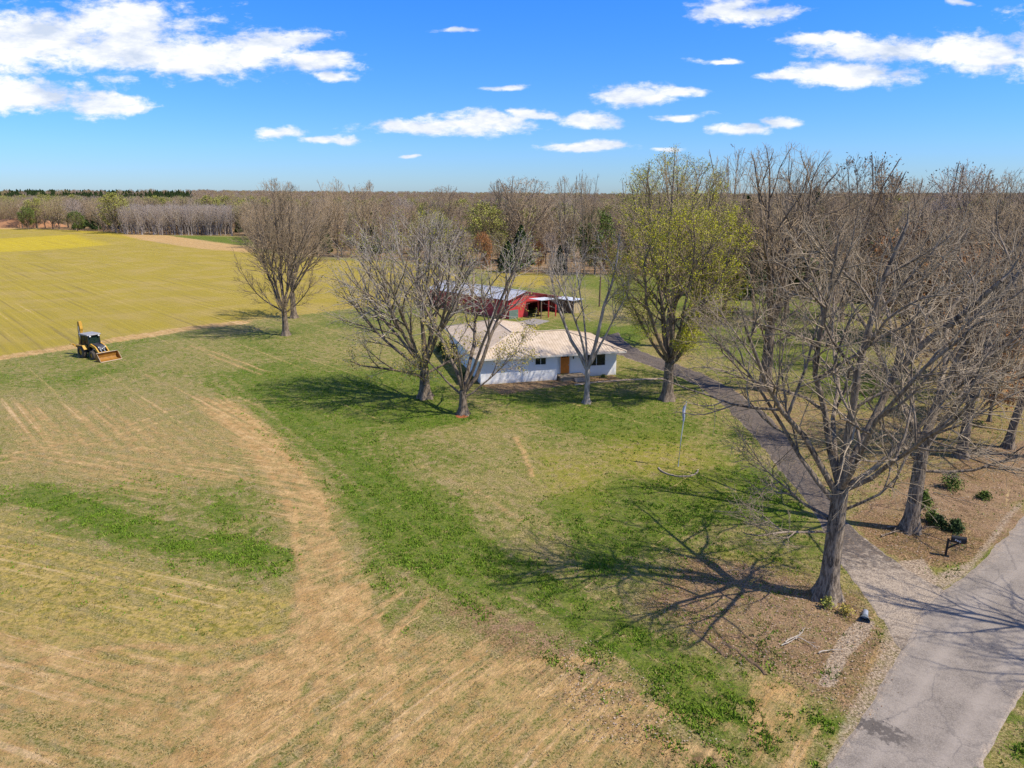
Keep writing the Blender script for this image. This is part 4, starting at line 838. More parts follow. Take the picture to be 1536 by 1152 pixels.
bp = t.new('ShaderNodeBump'); bp.inputs['Strength'].default_value = 0.15; bp.inputs['Distance'].default_value = 0.004; t.put(bp.inputs['Height'], bk.outputs['Fac']); bp.invert = True; t.put(b.inputs['Normal'], bp.outputs[0])
M_WALL = m
M_ROOF = simple('tan_metal_roof', (0.60, 0.49, 0.36), 0.6, 0.22, 1.3, c2=(0.42, 0.32, 0.215), spec=0.4)  # darker blotch tone paints mottled leaf shadow into the roof colour
M_TRIM = simple('cream_trim', (0.72, 0.66, 0.58), 0.6, 0.15, 2)
M_WHITE = simple('white_paint', (0.82, 0.81, 0.78), 0.55, 0.12, 2)
M_GLASS = simple('dark_glass', (0.015, 0.022, 0.024), 0.08, 0.3, 1, spec=0.6)
M_DOOR = simple('orange_brown_door', (0.78, 0.23, 0.03), 0.45, 0.25, 3)
M_CONC = simple('weathered_concrete', (0.36, 0.28, 0.19), 0.9, 0.35, 2.5, bump=0.3)
M_CONC2 = simple('grey_concrete', (0.28, 0.25, 0.22), 0.9, 0.35, 2.0, bump=0.3)
M_STEEL = simple('galvanised_steel', (0.52, 0.55, 0.58), 0.45, 0.25, 3, metal=0.6)
M_BLACK = simple('black_metal', (0.02, 0.02, 0.022), 0.45, 0.3, 6)
M_RUBBER = simple('tyre_rubber', (0.035, 0.033, 0.03), 0.9, 0.3, 6, c2=(0.12, 0.095, 0.07))
foot = [(0, 0), (8.1, 0), (8.1, 0.55), (14.9, 0.55), (14.9, 9.2), (9.2, 9.2), (9.2, 18.0), (0, 18.0)]
MB().prism(foot, 2, -0.2, 2.74).build('wall', M_WALL, house)
EZ = 2.75; PT = 0.30
A_, B_, C_, D_, E_, F_ = (-0.6, -0.6), (15.5, -0.6), (15.5, 9.8), (9.8, 9.8), (9.8, 18.6), (-0.6, 18.6); M0, M1, W1 = (4.6, 4.6), (10.3, 4.6), (4.6, 13.4)
RH = EZ + 5.2 * PT
faces = [([A_, B_, M1, M0], (0, 1)), ([B_, C_, M1], (-1, 0)), ([C_, D_, M0, M1], (0, -1)), ([D_, E_, W1, M0], (-1, 0)), ([E_, F_, W1], (0, -1)), ([F_, A_, M0, W1], (1, 0))]
rf = MB()
ridge = {M0, M1, W1}
for poly, up_ in faces:
    V = [(p[0], p[1], RH if p in ridge else EZ + 0.02) for p in poly]; rf.add(V, [tuple(range(len(V)))])
    e0 = poly[0] if up_[0] == 0 else poly[0]
    ax = 0 if up_[1] != 0 else 1   # coordinate that varies from rib to rib
    lo = min(p[ax] for p in poly); hi = max(p[ax] for p in poly); k = lo + 0.23
    eave = poly[0][1 - ax]
    while k < hi:
        hits = []
        for i in range(len(poly)):
            p, q = poly[i], poly[(i + 1) % len(poly)]
            if (p[ax] - k) * (q[ax] - k) < 0: f_ = (k - p[ax]) / (q[ax] - p[ax]); hits.append(p[1 - ax] + (q[1 - ax] - p[1 - ax]) * f_)
        if len(hits) == 2 and abs(hits[0] - hits[1]) > 0.15:
            pts = [((k, h_) if ax == 0 else (h_, k)) + (EZ + 0.04 + abs(h_ - eave) * PT,) for h_ in hits]
            rf.beam(pts[0], pts[1], 0.035, 0.010)
        k += 0.30
for a_2, b_2 in ((M0, M1), (M0, W1), (A_, M0), (B_, M1), (C_, M1), (E_, W1), (F_, W1)):
    rf.beam((*a_2, (RH if a_2 in ridge else EZ + 0.02) + 0.03), (*b_2, (RH if b_2 in ridge else EZ + 0.02) + 0.03), 0.26, 0.05)
rf.build('roof', M_ROOF, house)
fa = MB(); ring = [A_, B_, C_, D_, E_, F_]
for i in range(6):
    p, q = ring[i], ring[(i + 1) % 6]; fa.beam((*p, EZ - 0.075), (*q, EZ - 0.075), 0.04, 0.17)
fa.build('fascia', M_TRIM, house)
MB().prism([(-0.57, -0.57), (15.47, -0.57), (15.47, 9.77), (9.77, 9.77), (9.77, 18.57), (-0.57, 18.57)], 2, EZ - 0.145, EZ - 0.135).build('soffit', M_WHITE, house)
def window(u0, u1, z0, z1, v, par, mull=1, name='window'):
    f_ = MB(); w_ = 0.06
    f_.box(u0 - w_, u1 + w_, v - 0.045, v + 0.02, z1, z1 + w_).box(u0 - w_, u1 + w_, v - 0.07, v + 0.02, z0 - w_, z0).box(u0 - w_, u0, v - 0.04, v + 0.02, z0, z1).box(u1, u1 + w_, v - 0.04, v + 0.02, z0, z1)
    for i in range(mull): x = u0 + (u1 - u0) * (i + 1) / (mull + 1); f_.box(x - 0.025, x + 0.025, v - 0.03, v + 0.02, z0, z1)
    o = f_.build(name, M_WHITE, par); MB().box(u0, u1, v - 0.018, v - 0.004, z0, z1).build('pane', M_GLASS, o); return o
window(11.65, 13.6, 1.15, 2.35, 0.55, house, 1)
window(5.75, 6.85, 1.75, 2.4, 0.0, house, 1)
d = MB().box(8.62, 9.58, 0.47, 0.55, 0.5, 2.56).build('door', M_DOOR, house)
fr = MB(); fr.box(8.52, 8.62, 0.46, 0.55, 0.5, 2.66).box(9.58, 9.68, 0.46, 0.55, 0.5, 2.66).box(8.62, 9.58, 0.46, 0.55, 2.56, 2.66); fr.build('frame', M_TRIM, d)
pn = MB()
for i in range(3): pn.box(8.74 + i * 0.26, 8.94 + i * 0.26, 0.455, 0.47, 2.2, 2.42)
pn.build('pane', M_GLASS, d)
rp = MB()
for (x0, x1, z0, z1) in ((8.72, 9.05, 0.65, 1.2), (9.15, 9.48, 0.65, 1.2), (8.72, 9.05, 1.32, 2.08), (9.15, 9.48, 1.32, 2.08)): rp.box(x0, x1, 0.455, 0.47, z0, z1)
rp.build('raised_panel', M_DOOR, d, bevel=0.01)
MB().tube([(9.5, 0.42, 1.4), (9.5, 0.47, 1.4)], 0.035, 8).build('handle', M_STEEL, d)
MB().tube([(10.02, 0.46, 2.0), (10.02, 0.46, 2.26)], [0.05, 0.07], 8).build('porch_light', M_BLACK, house)
st = MB(); st.box(8.2, 10.9, -0.95, 0.55, 0.38, 0.48); st.box(8.3, 10.8, -0.85, 0.55, -0.1, 0.38)
st.build('stoop', M_CONC, house)
s2_ = MB().box(9.6, 10.7, -1.28, -0.95, -0.1, 0.31).box(9.6, 10.7, -1.6, -1.28, -0.1, 0.16); s2_.build('step', M_CONC2, house)
# ---------------------------------------------------------------- barn
def ribbed(name, c1, c2, axis_scale, rust=None, metal=0.0):
    m, t, b = material(name); tc_ = t.new('ShaderNodeTexCoord'); s_ = t.new('ShaderNodeSeparateXYZ'); t.put(s_.inputs[0], tc_.outputs['Object'])
    wv = t.m('SINE', t.m('MULTIPLY', t.m('ADD', s_.outputs[0], s_.outputs[1]), axis_scale)); n1 = t.noise(tc_.outputs['Object'], 0.8, 6, 0.65)
    c = t.mix(t.map(n1, 0.35, 0.65), c1, c2)
    if rust: c = t.mix(t.map(n1, 0.58, 0.72, 0, 0.7), c, rust)
    t.put(b.inputs['Base Color'], c); b.inputs['Roughness'].default_value = 0.55; b.inputs['Metallic'].default_value = metal
    bp = t.new('ShaderNodeBump'); bp.inputs['Distance'].default_value = 0.03; bp.inputs['Strength'].default_value = 0.8; t.put(bp.inputs['Height'], wv); t.put(b.inputs['Normal'], bp.outputs[0])
    return m
M_RED = ribbed('red_sheet_metal', (0.40, 0.028, 0.03), (0.52, 0.055, 0.055), 22)
M_BROOF = ribbed('grey_sheet_roof', (0.36, 0.37, 0.39), (0.47, 0.47, 0.48), 22, (0.30, 0.24, 0.20), 0.1)
M_WROOF = ribbed('white_sheet_roof', (0.46, 0.49, 0.53), (0.58, 0.59, 0.61), 22, (0.5, 0.48, 0.46))
M_GREEN = simple('grey_green_panel', (0.13, 0.19, 0.16), 0.7, 0.3, 2)
M_WOODB = simple('old_brown_boards', (0.20, 0.135, 0.085), 0.9, 0.4, 4)
M_BEIGE = simple('beige_boards', (0.42, 0.33, 0.19), 0.8, 0.2, 3)
# local frame: x along the end wall, y along the barn's length (away from the end wall)
barn = empty('red_barn', (-0.5, 109.9, 0), atan2(0.69, 0.72), label='long red metal barn with grey roof and open end under a white awning', cat='barn')
LB = 20.0
prof = [(0, 3.0), (3.6, 3.95), (11.3, 2.5)]
def wallp(par, pts, y0, y1, mat, name): return MB().prism(pts, 1, y0, y1).build(name, mat, par)
wl = MB()
wl.prism([(0, -0.1), (4.2, -0.1), (4.2, 2.1), (6.4, 2.1), (6.4, -0.1), (6.7, -0.1), (6.7, 2.2), (10.5, 2.2), (10.5, -0.1), (11.3, -0.1), (11.3, 2.46), (3.6, 3.9), (0, 2.95)], 1, 0, 0.08)
wl.prism([(0, -0.1), (11.3, -0.1), (11.3, 2.46), (3.6, 3.9), (0, 2.95)], 1, LB - 0.08, LB)
wl.box(0, 0.08, 0.08, LB - 0.08, -0.1, 2.95); wl.box(11.22, 11.3, 0.08, LB - 0.08, -0.1, 2.46)
wl.build('wall', M_RED, barn)
ro = MB()
ro.prism([(-0.35, 2.93), (3.6, 4.0), (3.6, 4.06), (-0.35, 2.99)], 1, -0.3, LB + 0.3)
ro.prism([(3.6, 4.0), (11.7, 2.46), (11.7, 2.52), (3.6, 4.06)], 1, -0.3, LB + 0.3)
ro.beam((3.6, -0.3, 4.08), (3.6, LB + 0.3, 4.08), 0.35, 0.04)
ro.build('roof', M_BROOF, barn)
tr = MB(); tr.beam((-0.35, -0.32, 2.90), (3.6, -0.32, 3.97), 0.03, 0.14); tr.beam((3.6, -0.32, 3.97), (11.7, -0.32, 2.43), 0.03, 0.14); tr.build('rake_trim', simple('dark_red_trim', (0.16, 0.02, 0.02), 0.6), barn)
MB().box(0.05, 2.0, -0.05, -0.005, -0.05, 1.35).build('green_panel', M_GREEN, barn)
an = MB(); an.prism([(4.0, 2.83), (7.6, 2.72), (7.6, 2.77), (4.0, 2.88)], 1, -3.1, -0.34); an.build('awning', M_WROOF, barn)
for x in (4.15, 5.8, 7.45): MB().box(x - 0.07, x + 0.07, -3.0, -2.86, -0.1, 2.72).build('post', M_RED if x > 5.5 else M_WOODB, barn)
# slab and small shed
slab = MB().prism([g(776, 484), g(800, 478.5), g(824, 482), g(803, 489)], 2, -0.1, 0.09).build('concrete_slab', M_CONC2, label='bare concrete slab on the grass between the house and the barn', cat='slab')
shed = empty('small_shed', (*g(860, 470.5), 0), atan2(0.69, 0.72), label='small brown and beige shed with a flat white roof right of the red barn', cat='shed')
sw = MB(); sw.box(0, 1.7, 0, 3.8, -0.1, 2.1); sw.build('wall', M_BEIGE, shed)
MB().box(-0.03, -0.003, 0.05, 3.75, 0, 2.0).build('board_front', M_WOODB, shed)
MB().prism([(-0.5, 2.12), (2.0, 2.2), (2.0, 2.27), (-0.5, 2.19)], 1, -0.35, 4.2).build('roof', M_WROOF, shed)
dr = MB().box(0.45, 1.25, -0.03, -0.003, 0.0, 1.8).build('door', M_BEIGE, shed); MB().tube([(1.12, -0.06, 0.95), (1.12, -0.03, 0.95)], 0.03, 6).build('handle', M_BLACK, dr)
# meadow timber frame and pole
pen = empty('timber_frame', (*g(1063, 482), 0), 0.05, label='dark open timber pen frame with a boarded left half standing in the meadow', cat='pen')
fm = MB()
for x in (0, 2.1, 4.4):
    for y in (0, 2.2): fm.box(x - 0.07, x + 0.07, y - 0.07, y + 0.07, -0.1, 1.95)
fm.build('post', simple('dark_timber', (0.045, 0.035, 0.028), 0.9), pen)
rl = MB()
for y in (0, 2.2):
    for z in (1.9, 0.5): rl.beam((-0.1, y, z), (4.5, y, z), 0.08, 0.1)
for x in (0, 2.1, 4.4): rl.beam((x, -0.1, 1.92), (x, 2.3, 1.92), 0.08, 0.1)
rl.beam((2.2, -0.02, 0.5), (3.2, -0.02, 1.9), 0.05, 0.07)
rl.build('rail', pen.children[0].data.materials[0], pen)
bd = MB()
for i in range(9): bd.box(0.1 + i * 0.22, 0.28 + i * 0.22, -0.12, -0.085, 0.1, 1.8 - 0.06 * (i % 2))
bd.build('board_panel', M_WOODB, pen)
up = empty('wooden_pole', (*g(899, 460), 0), label='thin brown wooden pole standing in the meadow behind the small shed', cat='pole')
MB().tube([(0, 0, -0.3), (0.03, 0, 3.5), (0.1, 0, 7.0)], [0.15, 0.13, 0.11], 8).build('post', M_WOODB, up); MB().tube([(0.1, -0.12, 6.7), (0.1, -0.26, 6.7)], 0.04, 6).build('bolt', M_STEEL, up)
# ---------------------------------------------------------------- backhoe loader
YEL = simple('machine_yellow', (0.56, 0.31, 0.04), 0.5, 0.25, 3, c2=(0.38, 0.21, 0.03))
BKT = simple('worn_orange_steel', (0.33, 0.155, 0.022), 0.6, 0.3, 3, c2=(0.20, 0.09, 0.018)); EDGE = simple('bare_cutting_edge', (0.62, 0.50, 0.36), 0.6, 0.25, 4)
M_ROOFW = simple('pale_cab_roof', (0.27, 0.26, 0.25), 0.5, 0.15, 3); M_CHAR = simple('charcoal_paint', (0.045, 0.045, 0.05), 0.5, 0.3, 4)
m, t, b = material('cab_glass'); b.inputs['Base Color'].default_value = (0.04, 0.09, 0.07, 1); b.inputs['Roughness'].default_value = 0.06; b.inputs['Transmission Weight'].default_value = 0.75; b.inputs['IOR'].default_value = 1.2; M_CAB = m
bhx, bhy = g(162, 540); fx_, fy_ = 0.84, -0.54
bh = empty('backhoe_loader', (bhx - fx_ * 2.9, bhy - fy_ * 2.9, 0), atan2(fy_, fx_), label='yellow and black backhoe loader with its front bucket on the ground at the field edge', cat='backhoe loader')
def wheel(x, y, r, w_):
    ty = MB(); n = 26; pr = [(-w_ / 2, r * 0.55), (-w_ / 2, r * 0.9), (-w_ * 0.36, r), (w_ * 0.36, r), (w_ / 2, r * 0.9), (w_ / 2, r * 0.55)]
    V = [(x + q * cos(2 * pi * k / n), y + p, r + q * sin(2 * pi * k / n)) for k in range(n) for (p, q) in pr]; L = len(pr)
    ty.add(V, [(k * L + j, k * L + j + 1, ((k + 1) % n) * L + j + 1, ((k + 1) % n) * L + j) for k in range(n) for j in range(L - 1)])
    for k in range(n):
        a = 2 * pi * k / n
        ty.beam((x + r * 1.0 * cos(a), y - w_ * 0.42, r + r * 1.0 * sin(a)), (x + r * 1.0 * cos(a + 0.12), y, r + r * 1.0 * sin(a + 0.12)), 0.05, 0.05)
        ty.beam((x + r * 1.0 * cos(a + 0.12), y, r + r * sin(a + 0.12)), (x + r * cos(a), y + w_ * 0.42, r + r * sin(a)), 0.05, 0.05)
    wo = ty.build('wheel', M_RUBBER, bh); rm = MB(); rm.tube([(x, y - w_ * 0.3, r), (x, y + w_ * 0.3, r)], r * 0.56, 18); rm.tube([(x, y - w_ * 0.42, r), (x, y + w_ * 0.42, r)], r * 0.2, 10); rm.build('rim', YEL, wo)
for y in (-0.88, 0.88): wheel(-0.85, y, 0.72, 0.46)
for y in (-0.85, 0.85): wheel(1.3, y, 0.50, 0.34)
MB().box(-1.75, 1.85, -0.38, 0.38, 0.5, 0.98).box(1.2, 1.4, -0.7, 0.7, 0.42, 0.58).box(-0.95, -0.75, -0.7, 0.7, 0.6, 0.84).build('chassis', M_CHAR, bh)
hd = MB().prism([(0.5, 0.98), (1.95, 0.98), (1.98, 1.38), (1.75, 1.6), (0.5, 1.75)], 1, -0.42, 0.42).build('hood', M_CHAR, bh, bevel=0.04)
gr_ = MB()
for i in range(5): gr_.box(1.96, 1.995, -0.36, 0.36, 1.02 + i * 0.045, 1.045 + i * 0.045)
gr_.build('grille', M_BLACK, hd)
lt = MB()  # three white block letters on the nose
def seg(y0, z0, y1, z1): lt.beam((2.0, y0, z0), (2.0, y1, z1), 0.035, 0.035)
for (y0, L) in ((-0.27, 'C'), (-0.07, 'A'), (0.13, 'T')):
    z0, z1, y1 = 1.19, 1.36, y0 + 0.14
    for s__ in {'C': [(y1, z1, y0, z1), (y0, z1, y0, z0), (y0, z0, y1, z0)], 'A': [(y0, z0, (y0 + y1) / 2, z1), ((y0 + y1) / 2, z1, y1, z0), (y0 + 0.03, 1.25, y1 - 0.03, 1.25)], 'T': [(y0, z1, y1, z1), ((y0 + y1) / 2, z1, (y0 + y1) / 2, z0)]}[L]: seg(*s__)
lt.build('lettering', M_WHITE, hd)
for y in (-0.36, 0.36): MB().box(1.93, 1.99, y - 0.06, y + 0.06, 1.42, 1.5).build('headlight', M_WHITE, hd)
MB().tube([(1.1, 0.28, 1.6), (1.1, 0.28, 2.25)], 0.05, 8).build('exhaust_pipe', M_BLACK, bh)
cb_ = MB()
for (x0, x1) in ((0.52, 0.40), (-0.35, -0.35), (-1.25, -1.15)):
    for y in (-0.68, 0.68): cb_.beam((x0, y, 0.98), (x1, y * 0.96, 2.66), 0.075, 0.075)
for y in (-0.68, 0.68): cb_.beam((-1.25, y, 1.35), (0.5, y, 1.35), 0.06, 0.06); cb_.beam((-1.15, y * 0.96, 2.64), (0.42, y * 0.96, 2.64), 0.06, 0.06)
for x in (0.41, -1.16): cb_.beam((x, -0.66, 2.64), (x, 0.66, 2.64), 0.06, 0.06)
cb_.box(-1.3, 0.55, -0.7, 0.7, 0.92, 1.0); cb_.build('cab_frame', M_BLACK, bh)
gl = MB(); gl.prism([(-1.2, 1.02), (0.5, 1.02), (0.39, 2.6), (-1.12, 2.6)], 1, -0.665, -0.655); gl.prism([(-1.2, 1.02), (0.5, 1.02), (0.39, 2.6), (-1.12, 2.6)], 1, 0.655, 0.665)
gl.prism([(0.515, 1.7), (0.525, 1.7), (0.42, 2.6), (0.41, 2.6)], 1, -0.63, 0.63); gl.prism([(-1.24, 1.02), (-1.23, 1.02), (-1.13, 2.6), (-1.14, 2.6)], 1, -0.63, 0.63); gl.build('cab_glass', M_CAB, bh)
MB().prism([(-1.42, 2.68), (0.62, 2.68), (0.66, 2.74), (0.5, 2.84), (-1.3, 2.84), (-1.44, 2.76)], 1, -0.8, 0.8).build('cab_roof', M_ROOFW, bh, bevel=0.03)
for y in (-0.5, 0.5): MB().box(0.58, 0.68, y - 0.08, y + 0.08, 2.56, 2.67).build('work_light', M_WHITE, bh)
se = MB(); se.box(-0.65, -0.15, -0.25, 0.25, 1.0, 1.4); se.box(-0.75, -0.6, -0.24, 0.24, 1.35, 2.0); se.build('seat', M_CHAR, bh, bevel=0.05)
MB().tube([(0.25, 0, 1.0), (0.1, 0, 1.65)], 0.03, 6).tube([(0.1, -0.18, 1.6), (0.1, 0, 1.75), (0.1, 0.18, 1.6)], 0.02, 6).build('steering_wheel', M_BLACK, bh)
for y in (-0.88, 0.88): MB().prism([(-1.5, 1.42), (-1.5, 1.5), (-0.2, 1.56), (0.15, 1.1), (0.08, 1.06), (-0.25, 1.46)], 1, y - 0.25, y + 0.25).build('fender', YEL, bh)
for y in (-0.58, 0.58):
    MB().prism([(0.15, 1.25), (0.15, 1.55), (0.75, 1.78), (1.7, 1.5), (2.62, 0.62), (2.7, 0.36), (2.5, 0.3), (1.55, 1.2), (0.8, 1.45)], 1, y - 0.07, y + 0.07).build('loader_arm', YEL, bh, bevel=0.015)
    MB().tube([(0.7, y * 0.82, 1.0), (1.5, y * 0.82, 1.2)], 0.05, 8).tube([(1.5, y * 0.82, 1.2), (1.9, y * 0.82, 1.25)], 0.03, 8).build('lift_cylinder', M_STEEL, bh)
for y in (-0.2, 0.2): MB().tube([(1.6, y, 1.35), (2.2, y, 0.95)], 0.05, 8).tube([(2.2, y, 0.95), (2.65, y, 0.72)], 0.03, 8).build('tilt_cylinder', M_STEEL, bh)
MB().tube([(2.2, -0.58, 0.85), (2.2, 0.58, 0.85)], 0.07, 8).build('cross_tube', YEL, bh)
pb = [(3.62, 0.03), (2.95, 0.03), (2.72, 0.12), (2.62, 0.35), (2.66, 0.65), (2.86, 0.95), (2.9, 0.93), (2.72, 0.64), (2.68, 0.36), (2.77, 0.17), (2.97, 0.09), (3.62, 0.08)]
bk_ = MB(); bk_.prism(pb, 1, -1.18, 1.18)
for y in (-1.2, 1.2): bk_.prism([(3.62, 0.03), (2.95, 0.03), (2.72, 0.12), (2.62, 0.35), (2.66, 0.65), (2.86, 0.95), (3.05, 0.85)], 1, y - 0.025, y + 0.025)
bo = bk_.build('bucket', BKT, bh); ce_ = MB(); ce_.box(3.62, 3.78, -1.22, 1.22, 0.025, 0.06); ce_.box(2.84, 2.94, -1.22, 1.22, 0.955, 0.985)
for y in (-1.235, 1.235): ce_.beam((3.66, y, 0.06), (3.08, y, 0.86), 0.02, 0.06)
ce_.build('cutting_edge', EDGE, bo)
for i, (pts, nm, w_) in enumerate([([(-1.75, 0.55), (-1.75, 1.3), (-2.15, 1.3), (-2.15, 0.55)], 'swing_frame', 0.3), ([(-2.0, 0.8), (-2.5, 2.1), (-2.3, 3.25), (-2.05, 3.3), (-2.15, 2.1), (-1.85, 0.9)], 'boom', 0.16),
                                   ([(-2.5, 4.05), (-2.15, 4.1), (-2.0, 3.2), (-2.55, 1.45), (-2.8, 1.5), (-2.65, 3.0)], 'stick', 0.17)]):
    MB().prism(pts, 1, -w_, w_).build(nm, YEL, bh, bevel=0.02)
for y in (-0.22, 0.22): MB().tube([(-1.95, y, 1.2), (-2.2, y, 2.5)], 0.055, 8).tube([(-2.2, y, 2.5), (-2.3, y, 3.5)], 0.03, 8).build('boom_cylinder', M_STEEL, bh)
MB().tube([(-2.15, 0, 2.2), (-2.35, 0, 3.8)], 0.055, 8).build('stick_cylinder', M_BLACK, bh)
hb = MB(); hb.prism([(-2.5, 1.5), (-2.3, 1.0), (-2.5, 0.6), (-2.95, 0.55), (-3.15, 0.95), (-3.1, 1.0), (-2.9, 0.7), (-2.55, 0.75), (-2.45, 1.1), (-2.65, 1.5)], 1, -0.3, 0.3)
for k in range(4): y = -0.27 + k * 0.18; hb.beam((-3.1, y, 0.95), (-3.2, y, 1.15), 0.06, 0.05)
hb.build('hoe_bucket', BKT, bh)
for y in (-1, 1):
    s_o = MB().beam((-1.75, y * 0.45, 0.85), (-1.85, y * 1.35, 1.6), 0.14, 0.18).build('stabiliser', YEL, bh)
    MB().beam((-1.85, y * 1.25, 1.6), (-1.85, y * 1.6, 1.65), 0.4, 0.06).build('foot', YEL, s_o)
# ---------------------------------------------------------------- small things
mbx = empty('mailbox', (*g(1418, 833), 0), atan2(-0.42, 0.9), label='black metal mailbox on a braced wooden post beside the road', cat='mailbox')
MB().beam((0, 0, -0.2), (0.02, 0, 0.98), 0.10, 0.10, (1, 0, 0)).build('post', M_BLACK, mbx)
MB().beam((0.0, 0, 0.86), (0.78, 0, 0.86), 0.09, 0.07).build('arm', M_BLACK, mbx); MB().beam((0.03, 0, 0.42), (0.52, 0, 0.83), 0.07, 0.07).build('brace', M_BLACK, mbx)
arc = [(-0.13, 0.90), (-0.13, 1.08)] + [(0.13 * cos(pi - pi * k / 8), 1.08 + 0.13 * sin(pi - pi * k / 8)) for k in range(1, 8)] + [(0.13, 1.08), (0.13, 0.90)]
bx_ = MB().prism(arc, 0, 0.14, 0.80).build('box', M_BLACK, mbx, bevel=0.008)
MB().prism([(p * 1.04, 0.895 + (q - 0.895) * 1.03) for p, q in arc], 0, 0.80, 0.825).build('door', M_BLACK, bx_)
mk_ = MB()
for (x, z, w_) in ((0.30, 1.05, 0.07), (0.40, 1.02, 0.06), (0.50, 1.00, 0.07)): mk_.box(x, x + w_, -0.1345, -0.131, z - 0.07, z - 0.04).box(x, x + 0.02, -0.1345, -0.131, z - 0.04, z).box(x, x + w_, -0.1345, -0.131, z, z + 0.02)
mk_.build('white_sticker', M_WHITE, bx_)
fl_ = MB(); fl_.box(0.58, 0.60, 0.14, 0.15, 0.98, 1.26).box(0.50, 0.60, 0.14, 0.15, 1.2, 1.26); fl_.build('flag', simple('red_flag', (0.5, 0.03, 0.02), 0.5), bx_)
fp = empty('flagpole', (*g(1017, 700), 0), 0, label='thin leaning metal flagpole with a limp furled flag inside the edging ring', cat='flagpole')
MB().tube([(0, 0, -0.2), (0.10, 0, 2.2), (0.30, 0, 4.75)], [0.042, 0.036, 0.03], 8).build('pole', simple('pale_steel', (0.62, 0.64, 0.66), 0.4, 0.15, 3, metal=0.3), fp)
MB().tube([(0.27, 0, 4.75), (0.31, 0, 4.76), (0.35, 0, 4.75)], [0.03, 0.06, 0.02], 8).build('finial', simple('pale_green_finial', (0.45, 0.6, 0.4), 0.5), fp)
fg = MB(); rg0 = random.Random(4); pts = []; rad = []
for i in range(9): tq = i / 8; pts.append((0.28 - 0.09 * tq - 0.05 - 0.05 * sin(tq * 5), 0.02 * sin(i), 4.5 - tq * 1.15)); rad.append(0.045 + 0.05 * sin(pi * (0.15 + 0.7 * tq)))
fg.tube(pts, rad, 7).build('flag', simple('faded_flag_cloth', (0.42, 0.46, 0.58), 0.9, 0.4, 8), fp)
ed = MB(); rg1 = random.Random(5)
cxr, cyr = g(1017, 703)
for k in range(15):
    a0 = R(176 + k * 11.6); a1 = R(176 + (k + 1) * 11.6 - 0.8); rr_ = 1.35
    z = 0.07 + 0.03 * rg1.random(); ed.beam((cxr + rr_ * cos(a0), cyr + rr_ * 1.15 * sin(a0), z / 2), (cxr + rr_ * cos(a1), cyr + rr_ * 1.15 * sin(a1), z / 2), 0.09, z)
ed.build('edging', simple('old_grey_edging', (0.36, 0.28, 0.20), 0.9, 0.4, 5), label='low curved ring of grey edging round the flagpole base', cat='garden edging')
cv = empty('culvert_end', (*g(1297, 927), 0.1), atan2(-0.9, -0.5), label='flared blue-grey steel culvert end lying above the pale gravel wash', cat='culvert')
cvm = MB();  n = 16
for (r0, r1, fl) in ((0.12, 0.24, 1), (0.11, 0.23, -1)):
    V = [(0.0 if j == 0 else 0.38, (r0 if j == 0 else r1) * cos(2 * pi * k / n), (r0 if j == 0 else r1 * 0.8) * sin(2 * pi * k / n)) for j in (0, 1) for k in range(n)]
    cvm.add(V, [(k, (k + 1) % n, n + (k + 1) % n, n + k) for k in range(n)])
cvm.build('flared_end', simple('blue_grey_steel', (0.17, 0.20, 0.22), 0.5, 0.3, 5, metal=0.3), cv); MB().tube([(-0.5, 0, -0.05), (0.02, 0, 0)], 0.12, 14).build('pipe', M_STEEL, cv)
# fallen branches
def fallen(u, v, L, az, r, mat, label, seed, forks=3):
    L *= 0.7; r *= 0.7
    T = Tree(seed, None); x, y = g(u, v)
    T.grow((0, 0, 0.07), _norm(cos(az), sin(az), 0.01), L, r, 1, dict(max=3, n=(0, forks, 3, 0), t0=(0, 0.3, 0.3), ang=(0, R(35), R(35)), lr=(0, 0.5, 0.5), ref=(1, 1, 1), wob=(0.1, 0.13, 0.15, 0.15), trop=(0, 0, 0, 0), rk=0.02, rmin=0.012, lout=0.3, zmin=0.0))
    V, Q = T.tubes([1, 2, 3, 4]); V[:, 2] = np.minimum(V[:, 2], 0.35) * 0.7
    return link('fallen_branch', np_mesh('fallen_branch', V, Q, None, [mat], smooth=True), loc=(x, y, 0.02), label=label, cat='branch', group='fallen branches')
M_BLEACH = simple('bleached_wood', (0.46, 0.39, 0.31), 0.9, 0.3, 6)
for i, (u, v, L, az, r, lb) in enumerate([(1178, 965, 1.5, 0.5, 0.05, 'bleached stick, upper one of the small pile on the litter'), (1172, 970, 1.3, 0.1, 0.045, 'bleached stick crossing the small pile on the litter'), (1195, 958, 1.1, -1.0, 0.04, 'bleached stick pointing to the road in the small pile'),
                                          (1228, 981, 1.0, 0.15, 0.05, 'single bleached stick left of the gravel wash')]): fallen(u, v, L, az, r, M_BLEACH, lb, 300 + i, 2)
for i, (u, v, L, az, r, lb) in enumerate([(1322, 806, 3.4, 0.35, 0.07, 'long grey fallen branch below the mossy-trunked oak'), (1330, 792, 2.6, -0.25, 0.09, 'short thick fallen branch left of the mossy-trunked oak'), (1380, 770, 2.2, 1.0, 0.05, 'thin fallen branch right of the mossy-trunked oak'),
                                          (1400, 740, 2.6, -0.9, 0.06, 'fallen branch on the leafy bank below the green shrubs'), (1092, 858, 2.0, 0.1, 0.05, 'twiggy fallen branch left of the huge oak trunk'), (1070, 768, 3.0, -0.4, 0.045, 'thin twiggy fallen branch on the shaded lawn'),
                                          (1130, 875, 1.8, 0.5, 0.05, 'fallen twig in the shadow of the huge oak')]): fallen(u, v, L, az, r, B_OAK if i < 4 else B_DARK, lb, 320 + i, 5)
